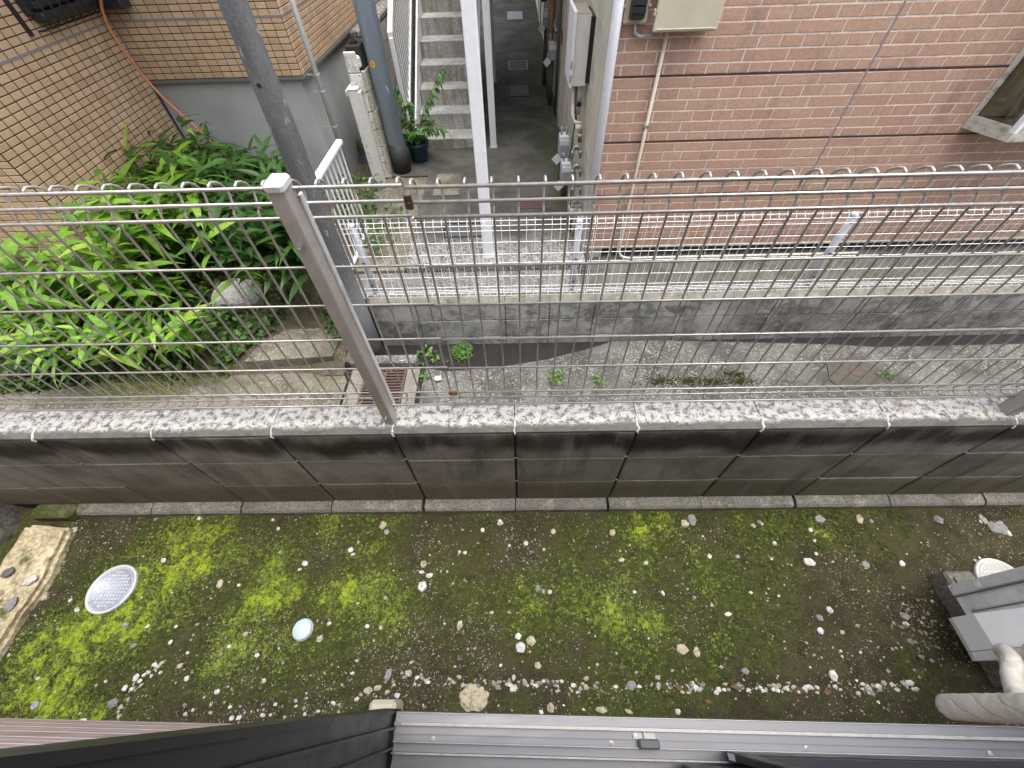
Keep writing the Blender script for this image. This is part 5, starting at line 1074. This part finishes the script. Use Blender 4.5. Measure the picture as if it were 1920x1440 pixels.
# grit (stuff)
n = 24000
gx_ = RNG.uniform(-2.0, 2.2, n*4); gy_ = RNG.uniform(-.78, -.05, n*4)
dens = np.clip(.25 + 1.3*(fbm(gx_+9, gy_+4, 6., 4) - .42) - .55*mossf(gx_, gy_), .02, 1) + .35*np.exp(-(polydist(gx_, gy_, GRV)/.015)**2)
for u, v, rr in ((760,1200,.10),(900,1180,.08),(1150,1090,.05),(1160,1130,.05),(470,1220,.09),(420,1230,.08),(1000,1060,.06),(620,1010,.06),(700,1230,.07)):
    c = PZ(u, v, ZY); dens += .8*np.exp(-((gx_-c[0])**2+(gy_-c[1])**2)/rr**2)
keep = RNG.random(n*4) < dens*.60; gx_, gy_ = gx_[keep][:n], gy_[keep][:n]; n = len(gx_)
base = np.array([(1,0,0),(-.6,.8,0),(-.6,-.8,0),(.1,.1,.8),(0,0,-.5)]); F_ = np.array([(0,1,3),(1,2,3),(2,0,3),(1,0,4),(2,1,4),(0,2,4)])
s_ = .0021*np.exp(RNG.normal(0, .45, n)); az = RNG.uniform(0, 6.28, n); V = np.empty((n,5,3)); st2 = RNG.uniform(.55,1.1,n); gzz = yardz(gx_, gy_)
for i, bb in enumerate(base):
    x_ = bb[0]*np.cos(az) - bb[1]*st2*np.sin(az); y_ = bb[0]*np.sin(az) + bb[1]*st2*np.cos(az)
    V[:,i] = np.stack([gx_ + s_*x_, gy_ + s_*y_, gzz + s_*(bb[2]+.2)], -1)
tag(stuff(put('grit', npmesh('grit', V.reshape(-1,3), (F_[None]+(np.arange(n)*5)[:,None,None]).reshape(-1,3)), M['grit'])), 'fine pale grit scattered over the mossy yard soil', 'grit')
# moss tufts (stuff)
def tufts(name, m, n, lo, hi, size, lab):
    x_ = RNG.uniform(-2.1, 2.3, n*5); y_ = RNG.uniform(-.80, -.04, n*5); mv = mossf(x_, y_); cl = fbm(x_+2, y_+6, 34., 3)
    k = RNG.random(n*5) < np.clip((mv - lo)/(hi - lo), 0, 1)**1.3*np.clip((cl-.45)*9, 0, 1); x_, y_ = x_[k][:n], y_[k][:n]; n = len(x_); z_ = yardz(x_, y_)
    base = np.array([(0,0,0),(.5,-.35,.55),(1.,.1,.35),(-.5,.3,.6),(-.9,-.25,.3),(.1,.6,.6),(-.15,-.75,.45)]); F_ = np.array([(0,1,2),(0,3,4),(0,5,3),(0,6,1),(1,5,3)])
    az = RNG.uniform(0,6.28,n); s_ = size*np.exp(RNG.normal(0,.35,n)); V = np.empty((n,7,3))
    for i, bb in enumerate(base):
        V[:,i] = np.stack([x_ + s_*(bb[0]*np.cos(az)-bb[1]*np.sin(az)), y_ + s_*(bb[0]*np.sin(az)+bb[1]*np.cos(az)), z_ + s_*(bb[2]*RNG.uniform(.5,1.3,n) - .06)], -1)
    return tag(stuff(put(name, npmesh(name, V.reshape(-1,3), (F_[None]+(np.arange(n)*7)[:,None,None]).reshape(-1,3)), m)), lab, 'moss')
tufts('bright_moss', M['mosst'], 42000, .26, .72, .0046, 'bright yellow-green moss cushions on the yard soil'); tufts('dull_moss', M['mossd'], 42000, .08, .30, .0042, 'dull olive moss film on the yard soil')
# sticks and dead leaves
sk = MB()
for k in range(90):
    u, v = PXR()
    if not okpix(u, v): continue
    z = gz1(*PZ(u, v, ZY)[:2]); p = PZ(u, v, z + .003); a = RNG.uniform(0, 3.14); l_ = RNG.uniform(.015, .05); sk.tube([p, p + np.array([l_*.5*math.cos(a), l_*.5*math.sin(a), .003]), p + np.array([l_*math.cos(a+.3), l_*math.sin(a+.3), 0])], .0008, 4, cap=False)
tag(stuff(sk.build('straw_bits', M['straw'])), 'thin straw bits strewn over the yard soil', 'straw')
for u, v, s_, lab in ((1373,1287,1.0,'reddish dead leaf on the gravel line, larger of two curled ones'),(1490,1294,1.05,'tan dead leaf lying flat on the gravel line'),(1548,1297,.7,'narrow brown dead leaf right of the tan one'),(1268,1286,.6,'small red-brown leaf left on the gravel line'),(1160,1250,.5,'small pink-brown leaf above the gravel line'),(1320,1313,.5,'twisted pinkish leaf below the gravel line'),(1212,1007,.35,'tiny red leaf in the bright moss patch')):
    p = PZ(u, v, ZY + .005); p[2] = gz1(p[0], p[1]) + .006; tag(put('dead_leaf', dl_me, None, None, loc=tuple(p), rot=eul(RNG.uniform(-.5,.3), -.05, RNG.uniform(-.4,.4)), scale=(s_,)*3), lab, 'leaf')
# lids
def roundlid(u, v, rad, lab, m, mr, nm='manhole_cover', bumps=True, h=.02):
    p = PZ(u, v, ZY + .012); x_, y_ = p[0], p[1]; z = gz1(x_, y_) - .004; g = thing(nm, lab, 'lid', (x_, y_, z))
    b = MB(); b.lathe([(rad*.86,h*.55),(rad*.88,h*.9),(rad*.97,h),(rad,h*.8),(rad,0)], (x_,y_,z), 48); b.build('rim', mr, g, True)
    b = MB(); b.lathe([(.0,h*.72),(rad*.78,h*.72),(rad*.79,h*.86),(rad*.83,h*.86),(rad*.845,h*.45)], (x_,y_,z), 48); b.build('lid', m, g, True)
    if bumps:
        b = MB()
        for i in range(-5, 6):
            for j in range(-5, 6):
                dx, dy = i*rad*.135, j*rad*.135
                if math.hypot(dx, dy) < rad*.70 and not (-rad*.72 < dx < -rad*.28 and abs(dy) < rad*.3): b.box((x_+dx-rad*.036,y_+dy-rad*.036,z+h*.70),(x_+dx+rad*.036,y_+dy+rad*.036,z+h*.84))
        b.lathe([(rad*.02,h*.72),(rad*.10,h*.86),(rad*.17,h*.86),(rad*.19,h*.72)], (x_-rad*.5,y_-rad*.02,z), 20)
        b.lathe([(rad*.01,h*.72),(rad*.04,h*.90),(rad*.07,h*.72)], (x_-rad*.5,y_-rad*.02,z), 14); stuff(b.build('tread_pattern', mr, g))
    return g
roundlid(210,1104,.090,'round aluminium drain lid with a studded face in the left moss', M['lid'], M['lidrim'])
roundlid(1882,1093,.090,'pale round drain lid half hidden behind the air conditioner', M['heater'], M['heater'])
p = PZ(569,1181,ZY); g = thing('pipe_plug', 'small pale blue round pipe cap in the soil', 'cap', (p[0],p[1],ZY)); b = MB(); b.lathe([(.0345,0),(.0345,.016),(.032,.020),(.0,.021)], (p[0],p[1],ZY-.002), 36); b.build('cap', M['bluecap'], g, True)
b = MB(); b.lathe([(.0370,0),(.0370,.008),(.0350,.010),(.0350,0)], (p[0],p[1],ZY-.002), 36); b.build('collar', M['lidrim'], g, True)
# left kerb and rocks
kp = [(-2.130,-.085),(-1.925,-.100),(-1.885,-.30),(-1.885,-.50),(-1.90,-.62),(-2.04,-.64),(-2.08,-.40),(-2.125,-.25)]
b = MB(); n_ = 16
bm = bmesh.new(); vv = [bm.verts.new((p[0],p[1],.022)) for p in kp]; fc = bm.faces.new(vv); ex = bmesh.ops.extrude_face_region(bm, geom=[fc])
for e in ex['geom']:
    if isinstance(e, bmesh.types.BMVert): e.co.z = -.09
bmesh.ops.bevel(bm, geom=list(bm.edges), offset=.016, segments=2, affect='EDGES'); bmesh.ops.triangulate(bm, faces=bm.faces)
for _ in range(3): bmesh.ops.subdivide_edges(bm, edges=[e for e in bm.edges if e.calc_length() > .03], cuts=1, use_grid_fill=True)
bmesh.ops.triangulate(bm, faces=bm.faces)
for w_ in bm.verts:
    q_ = fbm(w_.co.x*1. + 3, w_.co.y + w_.co.z, 14., 4) - .5; w_.co.z += .030*float(q_); w_.co.x += .022*float(fbm(w_.co.y + 7, w_.co.z*2, 11., 3) - .5)
bmesh.ops.recalc_face_normals(bm, faces=bm.faces)
me = bpy.data.meshes.new('kerb_stone'); bm.to_mesh(me); bm.free(); tag(put('kerb_stone', me, M['kerb']), 'yellow lichen-covered kerb stone running along the left edge of the yard', 'kerb')
for x_, y_, sx_, sy_, sz_, rz_, lab in ((-2.38,-.05,.46,.38,.36,.3,'big dark rock in the corner where the block wall ends'),(-2.30,-.36,.36,.30,.26,-.2,'brownish rock left of the lichen kerb stone')):
    tag(put('rock', rockmesh('rock', 71 + int(sx_*100), .8, .10, 3), M['rock'], None, loc=(x_,y_,-.02), rot=(0,.1,rz_), scale=(sx_,sy_,sz_)), lab, 'rock')

# ================================================================== OUR HOUSE: window frame, siding
TILT = -.0208; HO = Vector((0, -.7092, 0))
def hthing(name, lab, cat):
    o = thing(name, lab, cat, HO, None, TILT); return o
ZS = .55
wf = hthing('window_frame', 'dark bronze aluminium window frame and sill track at the bottom edge', 'window')
prof = [(0,.50),(0,.5525),(-.0016,.5525),(-.0016,.549),(-.0170,.549),(-.0172,.5565),(-.0232,.5565),(-.0235,.546),(-.0378,.546),(-.0382,.5415),(-.0495,.5415),(-.0498,.548),(-.0520,.548),(-.0522,.535),(-.0675,.535),(-.0678,.5455),(-.0712,.5455),(-.0715,.528),(-.125,.528),(-.125,.50)]
b = MB(); b.prism(prof, 0, -.272, 1.75); b.build('sill_track', M['sill'], wf, local=True)
b = MB(); b.box((-.255,-.0228,.5568),(1.75,-.0176,.5578)); b.box((-.262,-.0710,.5458),(1.75,-.0682,.5466)); b.box((-.272,-.0013,.5527),(1.75,-.0003,.5533)); b.box((-.27,-.0516,.5483),(1.75,-.0502,.5488)); b.build('pale_rib', M['sillbright'], wf, local=True)  # thin paler strips laid along the rib tops
for x in (-.185, .205, .62, 1.0):
    b = MB(); b.lathe([(.0048,0),(.0048,.0012),(.0015,.0016),(.0,.0008)], (x,-.0445,.5416), 12); b.build('screw', M['sillbright'], wf, local=True)
jp = [(-.312,.004),(-.274,.004),(-.274,-.004),(-.2775,-.004),(-.2775,-.026),(-.270,-.026),(-.270,-.0305),(-.279,-.0305),(-.279,-.060),(-.271,-.060),(-.271,-.064),(-.279,-.064),(-.279,-.125),(-.312,-.125)]
b = MB(); b.prism(jp, 2, .501, 2.5); b.build('jamb', M['sash'], wf, local=True)
jr = [(1.752,.004),(1.792,.004),(1.792,-.125),(1.752,-.125)]; b = MB(); b.prism(jr, 2, .501, 2.5); b.build('jamb', M['sash'], wf, local=True)
b = MB(); b.box((-.311,-.124,2.501),(1.791,.003,2.56)); b.build('head', M['sash'], wf, local=True)
lt = b = MB(); b.box((.252,-.036,.5468),(.300,-.026,.5495)); b.box((.274,-.037,.5495),(.277,-.024,.556)); la = b.build('latch_plate', M['sillbright'], wf, local=True)
b = MB(); b.bbox((.262,-.052,.549),(.305,-.035,.561),.003); k_ = b.build('latch_block', simple('latch_grey', (.12,.12,.125), .4, .1), wf, local=True)
b = MB(); b.lathe([(.0036,0),(.0036,.0014),(.0,.0016)], (.257,-.030,.5496), 10); b.build('latch_screw', M['steel'], wf, local=True)
def sash(x0, x1, y0_, y1, name, lab, m):
    g = thing(name, lab, 'sash', HO, None, TILT)
    b = MB(); b.bbox((x0,y0_,.552),(x0+.032,y1,2.45),.002); b.build('stile', M['sash'], g, local=True); b = MB(); b.bbox((x1-.032,y0_,.552),(x1,y1,2.45),.002); b.build('stile', M['sash'], g, local=True)
    b = MB(); b.bbox((x0+.033,y0_+.002,.552),(x1-.033,y1-.002,.60),.002); b.build('bottom_rail', M['sash'], g, local=True); b = MB(); b.bbox((x0+.033,y0_+.002,2.40),(x1-.033,y1-.002,2.45),.002); b.build('top_rail', M['sash'], g, local=True)
    b = MB(); ym_ = (y0_+y1)/2; b.box((x0+.033,ym_-.002,.601),(x1-.033,ym_+.002,2.399)); b.build('panel', m, g, local=True); return g
s2 = sash(.445, 1.72, -.066, -.0515, 'screen_sash', 'dark sliding insect screen standing in the window track on the right', M['screen'])
b = MB(); b.box((.4445,-.0645,.556),(.4449,-.0535,.590)); b.build('sticker', M['paper'], s2, local=True)
sash(.345, 1.60, -.098, -.073, 'glass_sash', 'dark framed sliding glass sash behind the insect screen', M['screen'])
b = MB(); b.box((.10,-.0715,.5285),(.125,-.0713,.5325)); b.box((.14,-.0715,.5285),(.165,-.0713,.5325)); b.build('slot', M['black'], wf, local=True)
hs_ = hthing('house', 'near house faced in pinkish horizontal siding below the window', 'house')
sb = {}
for i in range(23):
    z0_ = -.05 + i*.13
    for x0, x1 in (((-6,-.3125),(1.793,6)) if .50 < z0_ + .13 and z0_ < 2.55 else ((-6,6),)):
        b = MB(); za, zb2 = z0_ + .004, z0_ + .126
        if x0 == -6 and x1 == 6 and z0_ < .5: zb2 = min(zb2, .498)
        b.prism([(-.072,za),(-.060,za),(-.060,za+.055),(-.063,za+.058),(-.063,za+.066),(-.060,za+.069),(-.0605,zb2-.006),(-.064,zb2),(-.072,zb2)], 0, x0, x1); b.build('siding_board', M['siding'], hs_, local=True)
b = MB(); b.box((-6,-.35,-.5),(6,-.0722,.498)); b.box((-6,-.35,.498),(-.313,-.0722,2.56)); b.box((1.793,-.35,.498),(6,-.0722,2.56)); b.box((-6,-.35,2.561),(6,-.0722,2.95)); b.build('wall_core', M['sidinggap'], hs_, local=True)
b = MB(); b.box((-6.3,-4,2.952),(6.3,-.03,3.05)); b.build('eaves', M['frame'], hs_, local=True)
b = MB(); b.box((-.6,-3.0,.46),(2.4,-.36,.499)); b.box((-.6,-3.05,.5),(2.4,-3.0,2.7)); b.box((-.65,-3.0,.5),(-.6,-.36,2.7)); b.box((2.4,-3.0,.5),(2.45,-.36,2.7)); b.box((-.65,-3.05,2.7),(2.45,-.36,2.75)); rm_ = struct(b.build('room', M['room'])); rm_.location = HO; rm_.rotation_euler = (0, 0, TILT)
# off-white box on the wall foot
p = PZ(718,1327,.12); b = MB(); b.bbox((p[0]-.042,-.775,.02),(p[0]+.042,p[1]+.02,.135),.010); tag(b.build('junction_box', M['cream']), 'small off-white box low on the siding beside the window corner', 'box')

# ================================================================== AIR CONDITIONER
ax = 1.55
ac = thing('air_conditioner', 'grey-beige air conditioner outdoor unit standing on blocks at the right edge', 'air conditioner', (1.9, -.48, -.02))
b = MB(); b.bbox((ax,-.595,.085),(ax+.78,-.372,.64),.008); b.build('casing', M['acshell'], ac)
b = MB(); b.bbox((ax-.004,-.402,.09),(ax+.02,-.368,.635),.003); b.bbox((ax-.0025,-.452,.12),(ax+.012,-.412,.60),.003); sp2 = b.build('side_panel', M['acshell'], ac)
b = MB(); b.box((ax-.0048,-.408,.088),(ax-.001,-.4035,.64)); b.box((ax-.0028,-.457,.12),(ax-.0005,-.4535,.60)); b.build('panel_groove', simple('groove', (.16,.16,.155), .6, .1), ac)
b = MB(); b.lathe([(.0,.0),(.009,.0),(.010,.003)], (0,0,0), 16); rs = b.build('recess', M['accover'], ac); rs.location = (ax-.0042,-.387,.20); rs.rotation_euler = (0,-1.57,0)
b = MB()
pr_ = [(-.052,.075),(-.062,.10),(-.062,.185),(-.020,.30),(.0,.345),(.0,.075)]
vs = [(ax+p[0], -.470, p[1]) for p in pr_] + [(ax+p[0], -.566, p[1]) for p in pr_]; n6 = len(pr_)
b.add(vs, [tuple(range(n6)), tuple(range(n6,2*n6))[::-1]] + [(i, n6+i, n6+(i+1)%n6, (i+1)%n6) for i in range(n6)])
cv = b.build('valve_cover', M['accover'], ac)
b = MB(); vs = [(ax+p[0]*1.03, -.568, p[1]) for p in pr_] + [(ax+p[0]*1.03, -.592, p[1]) for p in pr_]; b.add(vs, [tuple(range(n6)), tuple(range(n6,2*n6))[::-1]] + [(i, n6+i, n6+(i+1)%n6, (i+1)%n6) for i in range(n6)]); b.build('cover_band', M['accover'], cv)
b = MB(); 
for y_, z_ in ((-.38,.105),(-.45,.135),(-.58,.10)): b.lathe([(.0,.0),(.0035,.0),(.003,.0015),(.0,.002)], (0,0,0), 10); b.v[-40:] = [(ax - .0045 - p[2], y_ + p[0], z_ + p[1]) for p in b.v[-40:]]
b.build('screw', M['steel'], ac)
for xx in (ax+.05, ax+.60):
    g = thing('foot_block', 'dark concrete foot block under the left of the air conditioner' if xx < 1.7 else 'concrete foot block under the far side of the air conditioner', 'block', (xx+.05,-.48,-.03))
    b = MB(); b.bbox((xx,-.66,-.05),(xx+.11,-.312,.055),.008); b.build('body', M['mhole'], g); b = MB(); b.box((xx+.02,-.62,.0555),(xx+.09,-.335,.062)); b.build('rail', M['rubber'], g)
    b = MB(); b.tube([(xx+.05,-.36,.06),(xx+.05,-.36,.09)], .012, 6); b.build('bolt', M['steel'], g)
lp = thing('pipe_lagging', 'tape-wrapped refrigerant pipe bending from the unit to the house wall', 'pipe', (1.3,-.69,.1))
def wrapped(pts, r_, nm, par):
    P = [np.array(p, float) for p in pts]; Q = []
    for a_, c in zip(P[:-1], P[1:]):
        m_ = max(2, int(np.linalg.norm(c-a_)/.010)); Q += [a_*(1-t)+c*t for t in np.linspace(0,1,m_)[:-1]]
    Q.append(P[-1]); Q = [Q[0]] + [(Q[i-1]+2*Q[i]+Q[i+1])/4 for i in range(1,len(Q)-1)] + [Q[-1]]
    rr = [r_*(1 + .015*math.sin(i*1.9) + RNG.uniform(-.015,.015)) for i in range(len(Q))]; rr[0] *= .55; rr[-1] *= .8
    b = MB(); b.tube(Q, rr, 16); return b.build(nm, M['tape'], par, True)
wrapped([(1.250,-.706,.165),(1.250,-.706,.19),(1.247,-.706,.24),(1.246,-.705,.40),(1.246,-.705,.75),(1.246,-.705,1.2)], .031, 'wall_run', lp)
wrapped([(1.485,-.572,.21),(1.44,-.60,.265),(1.39,-.64,.285),(1.335,-.682,.325),(1.262,-.702,.40)], .024, 'unit_run', lp); wrapped([(1.51,-.572,.27),(1.48,-.60,.315),(1.45,-.64,.35),(1.37,-.69,.43),(1.262,-.702,.52)], .024, 'unit_run', lp)
# leaf litter beside the unit
ll = RNG.uniform(0, 1, (80, 3)); pts = np.stack([1.36+.18*ll[:,0], -.42-.16*ll[:,1]+.05*ll[:,0], ZY+.004+.014*ll[:,2]], -1)
tag(stuff(leafcloud('leaf_litter', M['copper'], pts, .013)), 'brown leaf litter gathered against the air conditioner foot block', 'litter')
